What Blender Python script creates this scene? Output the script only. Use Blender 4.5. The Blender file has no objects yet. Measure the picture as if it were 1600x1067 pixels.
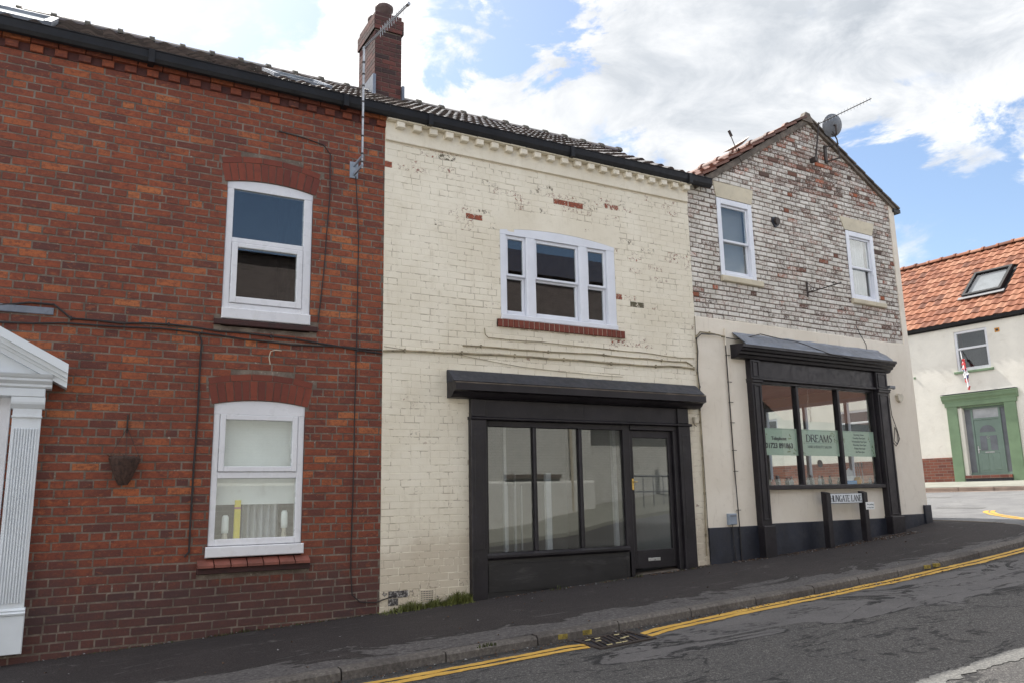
import bpy, math, random
from mathutils import Vector, Matrix
R=math.radians
random.seed(7)
sc=bpy.context.scene
# ---------------------------------------------------------------- camera
cam=bpy.data.cameras.new('camera'); camo=bpy.data.objects.new('camera',cam); sc.collection.objects.link(camo)
EZ=1.6; CY=-8.7
p_,r_,y_=.190540,-.019067,.512510
fw=Vector((math.sin(y_)*math.cos(p_),math.cos(y_)*math.cos(p_),math.sin(p_)))
r0=Vector((math.cos(y_),-math.sin(y_),0)); u0=r0.cross(fw)
rt=math.cos(r_)*r0+math.sin(r_)*u0; up=-math.sin(r_)*r0+math.cos(r_)*u0
camo.matrix_world=Matrix(((rt.x,up.x,-fw.x,0),(rt.y,up.y,-fw.y,CY),(rt.z,up.z,-fw.z,EZ),(0,0,0,1)))
cam.sensor_width=36; cam.lens=36*1255.3/1600; cam.clip_end=600; cam.clip_start=.05
sc.camera=camo
# ---------------------------------------------------------------- sun, exposure
SUN_AZ=R(-12); SUN_EL=R(51.1)
sl=bpy.data.lights.new('sun','SUN'); sl.energy=3.6; sl.angle=R(.5); sl.color=(1,.955,.88)
so=bpy.data.objects.new('sun',sl); sc.collection.objects.link(so)
sdir=Vector((math.sin(SUN_AZ)*math.cos(SUN_EL),math.cos(SUN_AZ)*math.cos(SUN_EL),math.sin(SUN_EL)))
so.rotation_euler=(-sdir).to_track_quat('-Z','Y').to_euler(); so.location=(0,0,30)
vs=sc.view_settings; vs.view_transform='Standard'; vs.look='None'; vs.gamma=1; vs.exposure=1.02
# ---------------------------------------------------------------- sky
w=bpy.data.worlds.new('World'); sc.world=w; w.use_nodes=True
nt=w.node_tree; N=nt.nodes; Lk=nt.links; N.clear()
def nd(t,**k):
    n=N.new(t)
    for a,b in k.items():
        if a in ('operation','sky_type','sun_disc','sun_elevation','sun_rotation','data_type','blend_type','noise_dimensions','vector_type','clamp','use_clamp'): setattr(n,a,b)
        else: n.inputs[a].default_value=b
    return n
sky=nd('ShaderNodeTexSky',sky_type='NISHITA',sun_disc=False,sun_elevation=SUN_EL,sun_rotation=SUN_AZ)
tc=nd('ShaderNodeTexCoord')
nrm=nd('ShaderNodeVectorMath',operation='NORMALIZE'); Lk.new(tc.outputs['Generated'],nrm.inputs[0])
mp=nd('ShaderNodeMapping'); mp.inputs['Scale'].default_value=(1,1,1.9); Lk.new(nrm.outputs[0],mp.inputs[0])
n1=nd('ShaderNodeTexNoise',Scale=3.1,Detail=9,Roughness=.56,Distortion=.25); Lk.new(mp.outputs[0],n1.inputs['Vector'])
n2=nd('ShaderNodeTexNoise',Scale=1.7,Detail=5,Roughness=.5); Lk.new(mp.outputs[0],n2.inputs['Vector'])
def math_(op,a,b,clamp=False):
    m=N.new('ShaderNodeMath'); m.operation=op; m.use_clamp=clamp
    for i,x in enumerate((a,b)):
        if isinstance(x,(int,float)): m.inputs[i].default_value=x
        else: Lk.new(x,m.inputs[i])
    return m.outputs[0]
# openings of blue between the clouds
wn=nd('ShaderNodeTexNoise',Scale=7.5,Detail=8,Roughness=.62,Distortion=.4); Lk.new(mp.outputs[0],wn.inputs['Vector'])
ws=nd('ShaderNodeVectorMath',operation='SUBTRACT'); Lk.new(wn.outputs['Color'],ws.inputs[0]); ws.inputs[1].default_value=(.5,.5,.5)
wk=nd('ShaderNodeVectorMath',operation='SCALE'); Lk.new(ws.outputs[0],wk.inputs[0]); wk.inputs['Scale'].default_value=.34
wd=nd('ShaderNodeVectorMath',operation='ADD'); Lk.new(wk.outputs[0],wd.inputs[0]); Lk.new(nrm.outputs[0],wd.inputs[1])
n1c=math_('ADD',math_('MULTIPLY',math_('SUBTRACT',n1.outputs[0],.5),1.5),.5)
cov=math_('ADD',n1c,.335)
for d,rad,amt in (((.44,.728,.527),.05,.5),((.185,.823,.540),.06,.45),((.835,.49,.262),.07,.42),((.762,.544,.352),.04,.50),((.86,.44,.255),.06,.4),((.455,.725,.505),.045,.4),((.551,.72,.423),.035,.35),((.349,.755,.558),.06,.5),
                  ((.77,.40,.50),.05,.05),((-.06,.88,.47),.05,.12),((.25,-.82,.5),.42,.8),((-.6,-.3,.74),.4,.3)):
    dp=nd('ShaderNodeVectorMath',operation='DISTANCE'); Lk.new(wd.outputs[0],dp.inputs[0]); dp.inputs[1].default_value=Vector(d).normalized()
    q=math_('MULTIPLY',math_('SUBTRACT',1.0,math_('DIVIDE',dp.outputs['Value'],rad*2)),amt)
    cov=math_('SUBTRACT',cov,math_('MAXIMUM',q,0.0))
cr=nd('ShaderNodeMapRange'); cr.inputs['From Min'].default_value=.46; cr.inputs['From Max'].default_value=.72; Lk.new(cov,cr.inputs['Value'])
cr.interpolation_type='SMOOTHSTEP'
# cloud brightness: white towards the sun, greyer bases away from it
sd=nd('ShaderNodeVectorMath',operation='DOT_PRODUCT'); Lk.new(nrm.outputs[0],sd.inputs[0]); sd.inputs[1].default_value=sdir
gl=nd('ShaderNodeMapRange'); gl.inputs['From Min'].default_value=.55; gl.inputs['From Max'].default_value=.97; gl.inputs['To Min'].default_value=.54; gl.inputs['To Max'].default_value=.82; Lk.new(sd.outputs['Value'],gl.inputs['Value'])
br=nd('ShaderNodeMapRange'); br.inputs['From Min'].default_value=.40; br.inputs['From Max'].default_value=.64; br.inputs['To Min'].default_value=1.12; br.inputs['To Max'].default_value=.86; Lk.new(n2.outputs[0],br.inputs['Value'])
tx=nd('ShaderNodeMapRange'); tx.inputs['From Min'].default_value=.36; tx.inputs['From Max'].default_value=.62; tx.inputs['To Min'].default_value=.80; tx.inputs['To Max'].default_value=1.12; Lk.new(wn.outputs[0],tx.inputs['Value'])
# clouds behind the camera are boosted to add fill light on the facades
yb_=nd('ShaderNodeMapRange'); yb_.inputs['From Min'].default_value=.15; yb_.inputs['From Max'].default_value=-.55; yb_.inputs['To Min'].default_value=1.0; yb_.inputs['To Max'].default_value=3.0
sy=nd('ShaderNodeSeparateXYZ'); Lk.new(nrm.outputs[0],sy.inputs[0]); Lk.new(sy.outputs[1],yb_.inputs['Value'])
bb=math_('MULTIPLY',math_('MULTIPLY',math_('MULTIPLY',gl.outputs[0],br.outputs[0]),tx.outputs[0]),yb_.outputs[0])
for d,rad,amt in (((.66,.56,.50),.40,.15),((.10,.84,.53),.13,.16),((.80,.40,.46),.30,.06)):   # thick grey cloud bases
    dp=nd('ShaderNodeVectorMath',operation='DISTANCE'); Lk.new(wd.outputs[0],dp.inputs[0]); dp.inputs[1].default_value=Vector(d).normalized()
    q=math_('MAXIMUM',math_('SUBTRACT',1.0,math_('DIVIDE',dp.outputs['Value'],rad)),0.0); q=math_('MULTIPLY',q,math_('MULTIPLY',n1.outputs[0],amt*3.2),True)
    bb=math_('MULTIPLY',bb,math_('SUBTRACT',1.0,q))
cc=N.new('ShaderNodeMix'); cc.data_type='RGBA'; cc.inputs[6].default_value=(.84,.91,1.0,1); cc.inputs[7].default_value=(1,1,1,1)
k=nd('ShaderNodeMapRange'); k.inputs['From Min'].default_value=.34; k.inputs['From Max'].default_value=.58; Lk.new(bb,k.inputs['Value']); Lk.new(k.outputs[0],cc.inputs[0])
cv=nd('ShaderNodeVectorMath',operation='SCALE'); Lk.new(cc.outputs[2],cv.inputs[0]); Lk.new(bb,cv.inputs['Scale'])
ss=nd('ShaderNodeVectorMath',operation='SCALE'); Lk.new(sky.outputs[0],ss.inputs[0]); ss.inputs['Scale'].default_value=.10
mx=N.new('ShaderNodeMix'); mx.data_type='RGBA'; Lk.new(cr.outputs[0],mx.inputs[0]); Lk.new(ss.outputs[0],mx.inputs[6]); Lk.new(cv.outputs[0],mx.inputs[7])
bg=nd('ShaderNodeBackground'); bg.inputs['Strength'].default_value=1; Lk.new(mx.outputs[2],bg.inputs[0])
wo=nd('ShaderNodeOutputWorld'); Lk.new(bg.outputs[0],wo.inputs[0])

# ---------------------------------------------------------------- materials
class MT:
    def __init__(s,name):
        s.m=bpy.data.materials.new(name); s.m.use_nodes=True; s.t=s.m.node_tree; s.N=s.t.nodes; s.L=s.t.links; s.N.clear()
        s.out=s.N.new('ShaderNodeOutputMaterial'); s.b=s.N.new('ShaderNodeBsdfPrincipled'); s.L.new(s.b.outputs[0],s.out.inputs[0])
        s.tc=s.N.new('ShaderNodeTexCoord'); s._h=None
    def put(s,x,inp):
        if isinstance(x,(int,float)): inp.default_value=x
        elif isinstance(x,tuple): inp.default_value=x if len(x)==4 or len(inp.default_value)==3 else (*x,1)
        else: s.L.new(x,inp)
    def noise(s,scale,detail=4,rough=.55,dist=0,stretch=None,vec=None):
        n=s.N.new('ShaderNodeTexNoise'); n.inputs['Scale'].default_value=scale; n.inputs['Detail'].default_value=detail; n.inputs['Roughness'].default_value=rough; n.inputs['Distortion'].default_value=dist
        v=vec or s.tc.outputs['Object']
        if stretch:
            mp=s.N.new('ShaderNodeMapping'); mp.inputs['Scale'].default_value=stretch; s.L.new(v,mp.inputs[0]); v=mp.outputs[0]
        s.L.new(v,n.inputs['Vector']); return n.outputs[0]
    def vor(s,scale,feature='F1',vec=None):
        n=s.N.new('ShaderNodeTexVoronoi'); n.feature=feature; n.inputs['Scale'].default_value=scale; s.L.new(vec or s.tc.outputs['Object'],n.inputs['Vector']); return n
    def mr(s,x,a,b,c=0.,d=1.,smooth=True):
        n=s.N.new('ShaderNodeMapRange'); n.interpolation_type='SMOOTHSTEP' if smooth else 'LINEAR'
        s.put(x,n.inputs[0]); s.put(a,n.inputs[1]); s.put(b,n.inputs[2]); s.put(c,n.inputs[3]); s.put(d,n.inputs[4]); return n.outputs[0]
    def mix(s,f,a,b):
        n=s.N.new('ShaderNodeMix'); n.data_type='RGBA'; s.put(f,n.inputs[0]); s.put(a,n.inputs[6]); s.put(b,n.inputs[7]); return n.outputs[2]
    def math(s,op,a,b=0.,clamp=False):
        n=s.N.new('ShaderNodeMath'); n.operation=op; n.use_clamp=clamp; s.put(a,n.inputs[0]); s.put(b,n.inputs[1]); return n.outputs[0]
    def attr(s,name):
        n=s.N.new('ShaderNodeAttribute'); n.attribute_name=name; return n.outputs['Fac']
    def xyz(s):
        n=s.N.new('ShaderNodeSeparateXYZ'); s.L.new(s.tc.outputs['Object'],n.inputs[0]); return n.outputs
    def ramp(s,x,stops):
        n=s.N.new('ShaderNodeValToRGB'); e=n.color_ramp.elements
        while len(e)<len(stops): e.new(.5)
        for i,(p,c) in enumerate(stops): e[i].position=p; e[i].color=(*c,1)
        s.put(x,n.inputs[0]); return n.outputs[0]
    def bump(s,h,strength=.4,dist=.01):
        n=s.N.new('ShaderNodeBump'); n.inputs['Strength'].default_value=strength; n.inputs['Distance'].default_value=dist; s.L.new(h,n.inputs['Height'])
        s.L.new(n.outputs[0],s.b.inputs['Normal'])
    def fin(s,col,rough=.7,metal=0.,spec=.5):
        s.put(col,s.b.inputs['Base Color']); s.put(rough,s.b.inputs['Roughness']); s.put(metal,s.b.inputs['Metallic']); s.put(spec,s.b.inputs['Specular IOR Level']); return s.m
def weath(name,c,rough=.6,var=.25,scale=3,bump=.15,bscale=60,metal=0,dirt=None,dirtamt=.4,spec=.5,stretch=None):
    t=MT(name); a=tuple(x*(1-var) for x in c); b=tuple(min(1,x*(1+var*.6)) for x in c)
    col=t.mix(t.mr(t.noise(scale,6,.62,.2,stretch=stretch),.32,.68),a,b)
    if dirt: col=t.mix(t.math('MULTIPLY',t.mr(t.noise(scale*2.7,8,.7,.6,stretch=stretch),.52,.75),dirtamt),col,dirt)
    if bump: t.bump(t.noise(bscale,4),bump,.004)
    rg=t.mr(t.noise(scale*4,3),.3,.7,max(.05,rough-.1),min(1,rough+.1))
    return t.fin(col,rg,metal,spec)
M={}
# red brick faces
t=MT('red_brick'); r=t.attr('rnd')
c=t.ramp(r,[(0,(.085,.034,.030)),(.12,(.125,.038,.027)),(.45,(.195,.051,.027)),(.75,(.245,.062,.028)),(.92,(.32,.09,.034)),(1,(.40,.135,.05))])
nz=t.noise(9,7,.72,1.4,stretch=(1,1,2.2)); c=t.mix(t.mr(nz,.47,.66,0,.62),c,(.075,.028,.024)); c=t.mix(t.mr(t.noise(13,5,.68,1.0,stretch=(1,1,2)),.53,.68,0,.6),c,(.36,.115,.045)); c=t.mix(t.mr(t.noise(.7,4,.6,.4),.50,.72,0,.35),c,(.33,.10,.042))
c=t.mix(t.mr(t.noise(1.1,5,.6,.3),.42,.72,0,.42),c,(.10,.034,.027)); c=t.mix(t.mr(t.noise(26,5,.75,.6),.46,.66,0,.6),c,(.10,.034,.025))
c=t.mix(t.mr(t.noise(90,3,.6),.62,.75,0,.3),c,(.36,.25,.2)); z=t.xyz()[2]
low=t.mr(t.math('ADD',z,t.math('MULTIPLY',t.noise(2.2,4),.9)),.85,1.35,1,0); c=t.mix(t.math('MULTIPLY',low,.72),c,(.05,.032,.034))
t.bump(t.math('ADD',t.noise(45,5,.7),t.math('MULTIPLY',t.noise(12,3),.6)),.55,.006); M['red']=t.fin(c,.78,0,.35)
t=MT('grey_mortar'); c=t.mix(t.mr(t.noise(5,6,.7),.35,.7),(.105,.082,.068),(.225,.185,.152)); c=t.mix(t.mr(t.noise(26,5,.7,.5),.60,.70,0,.7),c,(.42,.37,.32))
t.bump(t.noise(80,4),.5,.004); M['mort']=t.fin(c,.9,0,.2)
# arch bricks (brighter, rubbed)
t=MT('arch_brick'); r=t.attr('rnd'); c=t.ramp(r,[(0,(.125,.034,.025)),(1,(.20,.05,.03))]); c=t.mix(t.mr(t.noise(12,5,.6,.6),.45,.75,0,.5),c,(.09,.03,.025)); t.bump(t.noise(50,4),.4,.004); M['arch']=t.fin(c,.75,0,.3)
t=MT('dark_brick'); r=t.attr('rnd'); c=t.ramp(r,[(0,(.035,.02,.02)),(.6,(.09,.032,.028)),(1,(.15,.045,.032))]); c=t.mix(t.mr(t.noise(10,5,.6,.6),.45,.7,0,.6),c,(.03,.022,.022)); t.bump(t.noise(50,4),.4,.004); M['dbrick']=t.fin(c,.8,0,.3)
# cream paint over brick
def cream(name,flake):
    t=MT(name); c=t.mix(t.mr(t.noise(.9,5,.6,.4),.35,.68),(.69,.63,.51),(.77,.715,.60))
    c=t.mix(t.mr(t.noise(7,7,.7,.5),.5,.8,0,.42),c,(.46,.40,.285)); c=t.mix(t.mr(t.noise(3,5,.6,.2,stretch=(3,3,.5)),.55,.78,0,.30),c,(.42,.35,.24))
    z=t.xyz()[2]; low=t.mr(t.math('ADD',z,t.math('MULTIPLY',t.noise(2.6,5,.7),.8)),.9,1.3,1,0); c=t.mix(t.math('MULTIPLY',low,.55),c,(.42,.34,.25))
    h=t.math('ADD',t.math('MULTIPLY',t.noise(16,4),.8),t.noise(70,3))
    if flake:
        e=t.attr('exp'); n=t.noise(20,7,.78,.9)
        z=t.xyz()[2]; f=t.mr(t.math('SUBTRACT',t.math('ADD',e,n),1.0),-.035,.0); f=t.math('MULTIPLY',f,t.mr(e,.3,.31))
        edge=t.mr(t.math('SUBTRACT',t.math('ADD',e,n),1.0),-.08,-.02); edge=t.math('MULTIPLY',edge,t.mr(e,.3,.31))
        c=t.mix(t.math('MULTIPLY',edge,.55),c,(.18,.13,.09))
        br=t.mix(t.mr(t.noise(30,4),.4,.65),(.30,.075,.035),(.13,.045,.03)); br=t.mix(t.mr(t.attr('rnd'),.8,.86),br,(.10,.085,.05)); br=t.mix(t.mr(z,.3,.5,1,0),br,t.mix(t.mr(t.noise(34,5,.8),.5,.6),(.05,.045,.045),(.4,.38,.36))); c=t.mix(f,c,br); h=t.math('SUBTRACT',h,t.math('MULTIPLY',f,1.2))
        # hairline chips
        ch=t.mr(t.noise(19,8,.8,1.6,stretch=(1,1,2.4)),.655,.68); ch=t.math('MULTIPLY',ch,t.mr(t.noise(1.6,3),.5,.62)); c=t.mix(t.math('MULTIPLY',ch,.8),c,(.14,.085,.055))
    t.bump(h,.35,.004); return t.fin(c,.62,0,.35)
M['cream']=cream('cream_painted_brick',True)
t=MT('cream_joint'); c=t.mix(t.mr(t.noise(.9,5,.6,.4),.35,.68),(.68,.62,.505),(.75,.70,.585))
d=t.mr(t.math('ADD',t.noise(4.6,7,.75,.9,stretch=(1,1,1.5)),t.math('MULTIPLY',t.noise(1.2,3),.35)),.675,.745); c=t.mix(t.math('MULTIPLY',d,.6),c,(.24,.18,.12)); t.bump(t.noise(60,4),.3,.003); M['cjoint']=t.fin(c,.7,0,.3)
M['creamtrim']=cream('cream_trim_paint',False)
# render of the corner building
t=MT('smooth_cream_render'); c=t.mix(t.mr(t.noise(.8,6,.6,.5),.35,.7),(.68,.615,.52),(.76,.70,.61)); c=t.mix(t.mr(t.noise(6,7,.75,.8),.52,.8,0,.35),c,(.36,.30,.23)); c=t.mix(t.mr(t.noise(5,6,.7,.3,stretch=(3,3,.35)),.56,.74,0,.3),c,(.40,.34,.26)); t.bump(t.math('ADD',t.noise(120,3),t.noise(9,4)),.25,.004); M['render']=t.fin(c,.75,0,.3)
# worn whitewashed brick
t=MT('worn_white_brick'); e=t.attr('exp'); r=t.attr('rnd'); n=t.noise(24,8,.78,.9)
base=t.ramp(r,[(0,(.09,.06,.05)),(.5,(.15,.075,.055)),(.85,(.24,.085,.05)),(1,(.36,.11,.055))])
wh=t.mix(t.mr(t.noise(3,5,.7),.3,.7),(.52,.49,.44),(.74,.71,.66)); wh=t.mix(t.mr(t.noise(40,5,.7),.5,.75,0,.5),wh,(.30,.26,.22))
f=t.mr(t.math('SUBTRACT',t.math('ADD',n,e),.93),-.10,.12); c=t.mix(f,wh,base); c=t.mix(t.mr(t.noise(5,5,.6,.5,stretch=(2.5,1,.6)),.58,.75,0,.4),c,(.10,.08,.06))
t.bump(t.math('SUBTRACT',t.noise(45,5,.7),t.math('MULTIPLY',f,.7)),.6,.006); M['white']=t.fin(c,.8,0,.3)
t=MT('brown_mortar'); c=t.mix(t.mr(t.noise(8,6,.7),.35,.7),(.10,.073,.06),(.20,.155,.125)); t.bump(t.noise(60,4),.5,.004); M['bmort']=t.fin(c,.9,0,.2)
M['lintel']=weath('aged_cream_stone',(.55,.49,.37),.7,.12,2.5,.2,40,dirt=(.30,.25,.17),dirtamt=.5)
M['upvc']=weath('white_window_plastic',(.66,.665,.70),.32,.05,2,0,dirt=(.42,.40,.36),dirtamt=.25)
M['wood']=weath('white_painted_timber',(.68,.70,.76),.42,.05,3,.1,50)
M['pill']=weath('white_door_surround_paint',(.64,.68,.72),.4,.05,2,.05,60,dirt=(.45,.44,.42),dirtamt=.25)
M['black']=weath('black_satin_paint',(.016,.0135,.017),.42,.35,3,.25,45,dirt=(.04,.037,.038),dirtamt=.5,spec=.35)
M['board']=weath('black_stall_board',(.016,.015,.017),.4,.4,1.2,.15,60,dirt=(.085,.08,.08),dirtamt=.6,stretch=(.6,1,2.5))
M['navy']=weath('dark_blue_black_paint',(.014,.017,.028),.5,.35,3,.3,40,dirt=(.05,.05,.055),dirtamt=.5)
M['gut']=weath('black_gutter_plastic',(.010,.010,.012),.55,.3,4,0,spec=.3)
M['collar']=weath('mossy_ridge_mortar',(.06,.055,.045),.85,.4,8,.4,30)
M['lead']=weath('grey_lead_sheet',(.17,.19,.23),.5,.3,2.5,.3,25,metal=.3,dirt=(.07,.08,.09),dirtamt=.6)
M['iron']=weath('rusty_dark_iron',(.035,.025,.022),.6,.4,8,.3,40)
M['alu']=weath('dull_aluminium',(.30,.31,.33),.42,.15,6,0,metal=.75)
M['cable']=weath('black_cable_sheath',(.018,.015,.017),.55,.3,6,0)
M['cablec']=weath('cream_painted_cable',(.30,.255,.17),.6,.4,5,.2,40,dirt=(.06,.045,.035),dirtamt=.8)
M['dishg']=weath('grey_dish_metal',(.15,.16,.18),.5,.2,3,.1,40)
M['dishw']=weath('off_white_dish',(.60,.57,.52),.5,.1,3,0)
M['brass']=weath('brass',(.6,.42,.14),.3,.15,8,0,metal=1)
M['steel']=weath('steel_plate',(.5,.5,.5),.35,.15,8,0,metal=.8)
M['boxg']=weath('blue_grey_box',(.24,.28,.34),.5,.1,6,0)
M['plast']=weath('cream_plastic',(.50,.45,.36),.5,.2,8,0)
M['terra']=weath('red_quarry_tile',(.19,.06,.042),.6,.25,6,.3,30,dirt=(.1,.06,.05),dirtamt=.5)
M['mortf']=weath('verge_mortar',(.13,.105,.085),.85,.4,6,.5,30,dirt=(.05,.045,.035),dirtamt=.7)
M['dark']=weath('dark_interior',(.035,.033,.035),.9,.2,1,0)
M['floor']=weath('interior_floor',(.12,.11,.10),.8,.2,1,0)
M['plaster']=weath('interior_plaster',(.26,.26,.265),.9,.06,1,0)
M['blind']=weath('white_roller_blind',(.74,.77,.76),.8,.04,2,0)
M['cloth']=weath('pale_curtain',(.42,.43,.45),.9,.15,3,.3,12)
M['green']=weath('sage_green_paint',(.165,.245,.145),.45,.12,3,.1,50)
M['gdoor']=weath('grey_green_door',(.17,.235,.20),.38,.08,3,.05,50)
M['cott']=weath('off_white_roughcast',(.74,.71,.64),.8,.08,1.2,.8,14,dirt=(.45,.40,.32),dirtamt=.3)
M['mint']=weath('mint_green_vinyl',(.52,.64,.52),.5,.04,2,0)
M['ink']=weath('dark_ink',(.02,.022,.03),.5,.1,4,0)
M['inkg']=weath('grey_green_ink',(.12,.17,.16),.5,.1,4,0)
M['leafy']=weath('vinyl_flower_print',(.20,.26,.10),.5,.7,30,0,dirt=(.5,.2,.1),dirtamt=.9)
M['plate']=weath('white_sign_plate',(.62,.65,.68),.4,.05,5,0)
M['platew']=weath('white_sticker',(.78,.78,.78),.45,.03,5,0)
M['yellow']=weath('yellow_card',(.70,.58,.02),.6,.1,5,0)
M['blue']=weath('blue_card',(.03,.22,.52),.6,.1,5,0)
M['orange']=weath('orange_fabric',(.55,.25,.04),.7,.2,8,0)
M['pink']=weath('pinkish_plastic',(.42,.13,.12),.4,.2,8,0)
M['clear']=weath('pale_bottle_plastic',(.45,.45,.46),.25,.3,12,0)
M['dkbot']=weath('dark_bottle_plastic',(.03,.035,.05),.25,.3,12,0)
M['flagr']=weath('red_cloth',(.45,.035,.04),.85,.15,6,.3,40)
M['flagw']=weath('white_cloth',(.65,.65,.65),.85,.1,6,.3,40)
M['flagb']=weath('navy_cloth',(.02,.025,.10),.85,.2,6,.3,40)
M['wick']=weath('dark_wicker',(.06,.032,.024),.85,.5,30,.8,60)
M['pot']=weath('dark_clay_pot',(.055,.028,.025),.6,.3,6,.2,30)
M['dusty']=weath('dead_leaf_litter',(.13,.075,.045),.9,.6,18,.6,30)
# glass: mirror-like reflection mixed by viewing angle over a clear pane
t=MT('window_glass'); t.N.remove(t.b)
gs=t.N.new('ShaderNodeBsdfGlossy'); gs.inputs['Roughness'].default_value=.004; gs.inputs['Color'].default_value=(1,1,1,1)
tr=t.N.new('ShaderNodeBsdfTransparent'); tr.inputs['Color'].default_value=(.93,.95,.945,1)
ge=t.N.new('ShaderNodeNewGeometry'); dt=t.N.new('ShaderNodeVectorMath'); dt.operation='DOT_PRODUCT'; t.L.new(ge.outputs['Normal'],dt.inputs[0]); t.L.new(ge.outputs['Incoming'],dt.inputs[1])
fz=t.math('POWER',t.math('SUBTRACT',1.,t.math('ABSOLUTE',dt.outputs['Value']),True),5.)
bn=t.N.new('ShaderNodeBump'); bn.inputs['Strength'].default_value=.012; bn.inputs['Distance'].default_value=.02; t.L.new(t.noise(1.6,2),bn.inputs['Height']); t.L.new(bn.outputs[0],gs.inputs['Normal'])
f=t.math('ADD',t.math('MULTIPLY',fz,.8),.072,True)
ms=t.N.new('ShaderNodeMixShader'); t.L.new(f,ms.inputs[0]); t.L.new(tr.outputs[0],ms.inputs[1]); t.L.new(gs.outputs[0],ms.inputs[2]); t.L.new(ms.outputs[0],t.out.inputs[0]); M['glass']=t.m
# roof tiles
def tilem(name,stops,moss,rough,spec):
    t=MT(name); c=t.ramp(t.attr('rnd'),stops); c=t.mix(t.mr(t.noise(9,6,.7,.6),.5,.75,0,.5),c,moss); c=t.mix(t.mr(t.noise(55,4,.7),.6,.8,0,.5),c,tuple(min(1,x*1.7) for x in stops[-1][1]))
    t.bump(t.noise(22,5,.7),.5,.006); return t.fin(c,rough,0,spec)
M['tiled']=tilem('weathered_dark_pantile',[(0,(.030,.022,.020)),(.5,(.055,.040,.036)),(1,(.09,.065,.058))],(.03,.028,.016),.26,.9)
M['tiler']=tilem('orange_red_pantile',[(0,(.13,.055,.036)),(.35,(.22,.082,.046)),(.75,(.285,.115,.064)),(1,(.33,.16,.10))],(.13,.06,.033),.75,.25)
M['tilev']=tilem('red_verge_tile',[(0,(.09,.042,.032)),(1,(.20,.085,.058))],(.08,.06,.04),.65,.4)
# ground
t=MT('road_asphalt'); X=t.xyz(); sp=t.math('ADD',t.math('MULTIPLY',t.noise(85,2,.7),.55),t.math('MULTIPLY',t.noise(34,4,.8),.45)); big=t.noise(.55,6,.6,.6)
c=t.ramp(sp,[(.36,(.024,.022,.022)),(.46,(.058,.055,.055)),(.55,(.108,.103,.10)),(.64,(.25,.24,.225))]); c=t.mix(t.mr(big,.4,.68,0,.35),c,(.045,.046,.050))
nb=t.noise(1.0,7,.62,1.1,stretch=(.55,1.25,1)); yb=t.mr(X[1],-3.95,-3.0,-.17,.09); msk=t.math('ADD',nb,t.math('ADD',yb,t.mr(X[0],3.4,6.0,-.14,.02)))
far=t.mr(X[0],12.8,14.0); sm=t.math('MULTIPLY',t.mr(msk,.535,.55),t.mr(X[1],-2.4,-2.1,1,0))
c2=t.mix(t.mr(t.noise(2.5,5,.6,.4),.3,.7),(.100,.095,.098),(.135,.128,.13)); c=t.mix(t.math('MULTIPLY',sm,.65),c,c2)
crk=t.math('MULTIPLY',t.mr(msk,.495,.522),t.mr(msk,.535,.552,1,0)); crk=t.math('MULTIPLY',crk,t.mr(t.noise(2.4,4),.40,.52)); c=t.mix(t.math('MULTIPLY',crk,.9),c,(.013,.013,.015))
cl=t.noise(.8,5,.6,1.4,stretch=(.5,1.8,1)); c=t.mix(t.math('MULTIPLY',t.math('MULTIPLY',t.mr(cl,.476,.496),t.mr(cl,.504,.524,1,0)),t.mr(t.noise(5,5,.7),.44,.56,0,.9)),c,(.013,.013,.015))
gut=t.math('MULTIPLY',t.mr(t.math('ADD',X[1],t.math('MULTIPLY',t.noise(6,4),.1)),-2.30,-2.20),t.math('SUBTRACT',1.,far)); grit=t.ramp(t.noise(60,4,.8),[(.42,(.012,.011,.011)),(.56,(.03,.03,.03)),(.66,(.13,.13,.125)),(.75,(.3,.3,.29))]); c=t.mix(t.math('MULTIPLY',gut,.8),c,grit)
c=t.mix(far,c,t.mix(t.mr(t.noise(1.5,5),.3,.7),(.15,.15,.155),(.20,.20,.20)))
hh=t.math('MULTIPLY',t.noise(62,4,.75),t.math('SUBTRACT',1.,t.math('MULTIPLY',sm,.75))); hh=t.math('SUBTRACT',hh,t.math('MULTIPLY',crk,1.0)); t.bump(hh,.85,.012); M['road']=t.fin(c,.82,0,.35)
t=MT('pavement_asphalt'); X=t.xyz(); sp=t.noise(85,3,.7)
c=t.ramp(sp,[(.33,(.016,.0135,.0135)),(.55,(.038,.032,.032)),(.72,(.10,.09,.088))]); c=t.mix(t.mr(t.noise(.9,5,.6,.5),.4,.7,0,.5),c,(.021,.018,.019))
nb=t.noise(1.3,7,.66,1.2,stretch=(.5,1.3,1)); yb=t.mr(X[1],-2.1,-1.05,.19,-.2); msk=t.math('ADD',nb,yb)
lt=t.mr(msk,.53,.56); c3=t.ramp(t.noise(30,6,.75,.4),[(.35,(.045,.042,.043)),(.55,(.11,.103,.103)),(.75,(.24,.23,.22))]); c=t.mix(t.math('MULTIPLY',lt,.85),c,c3)
st=t.mr(t.noise(2.1,7,.75,1.6,stretch=(.4,1.6,1)),.58,.70,0,.65); c=t.mix(st,c,(.13,.125,.12))
crk=t.math('MULTIPLY',t.mr(msk,.50,.525),t.mr(msk,.53,.55,1,0)); c=t.mix(t.math('MULTIPLY',crk,.6),c,(.01,.01,.01))
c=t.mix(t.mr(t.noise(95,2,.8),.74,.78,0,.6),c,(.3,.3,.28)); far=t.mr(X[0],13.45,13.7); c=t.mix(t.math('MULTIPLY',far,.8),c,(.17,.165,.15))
t.bump(t.math('ADD',t.noise(70,4,.7),t.math('MULTIPLY',t.noise(3,4),2.)),.5,.008); M['pave']=t.fin(c,.85,0,.3)
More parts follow.
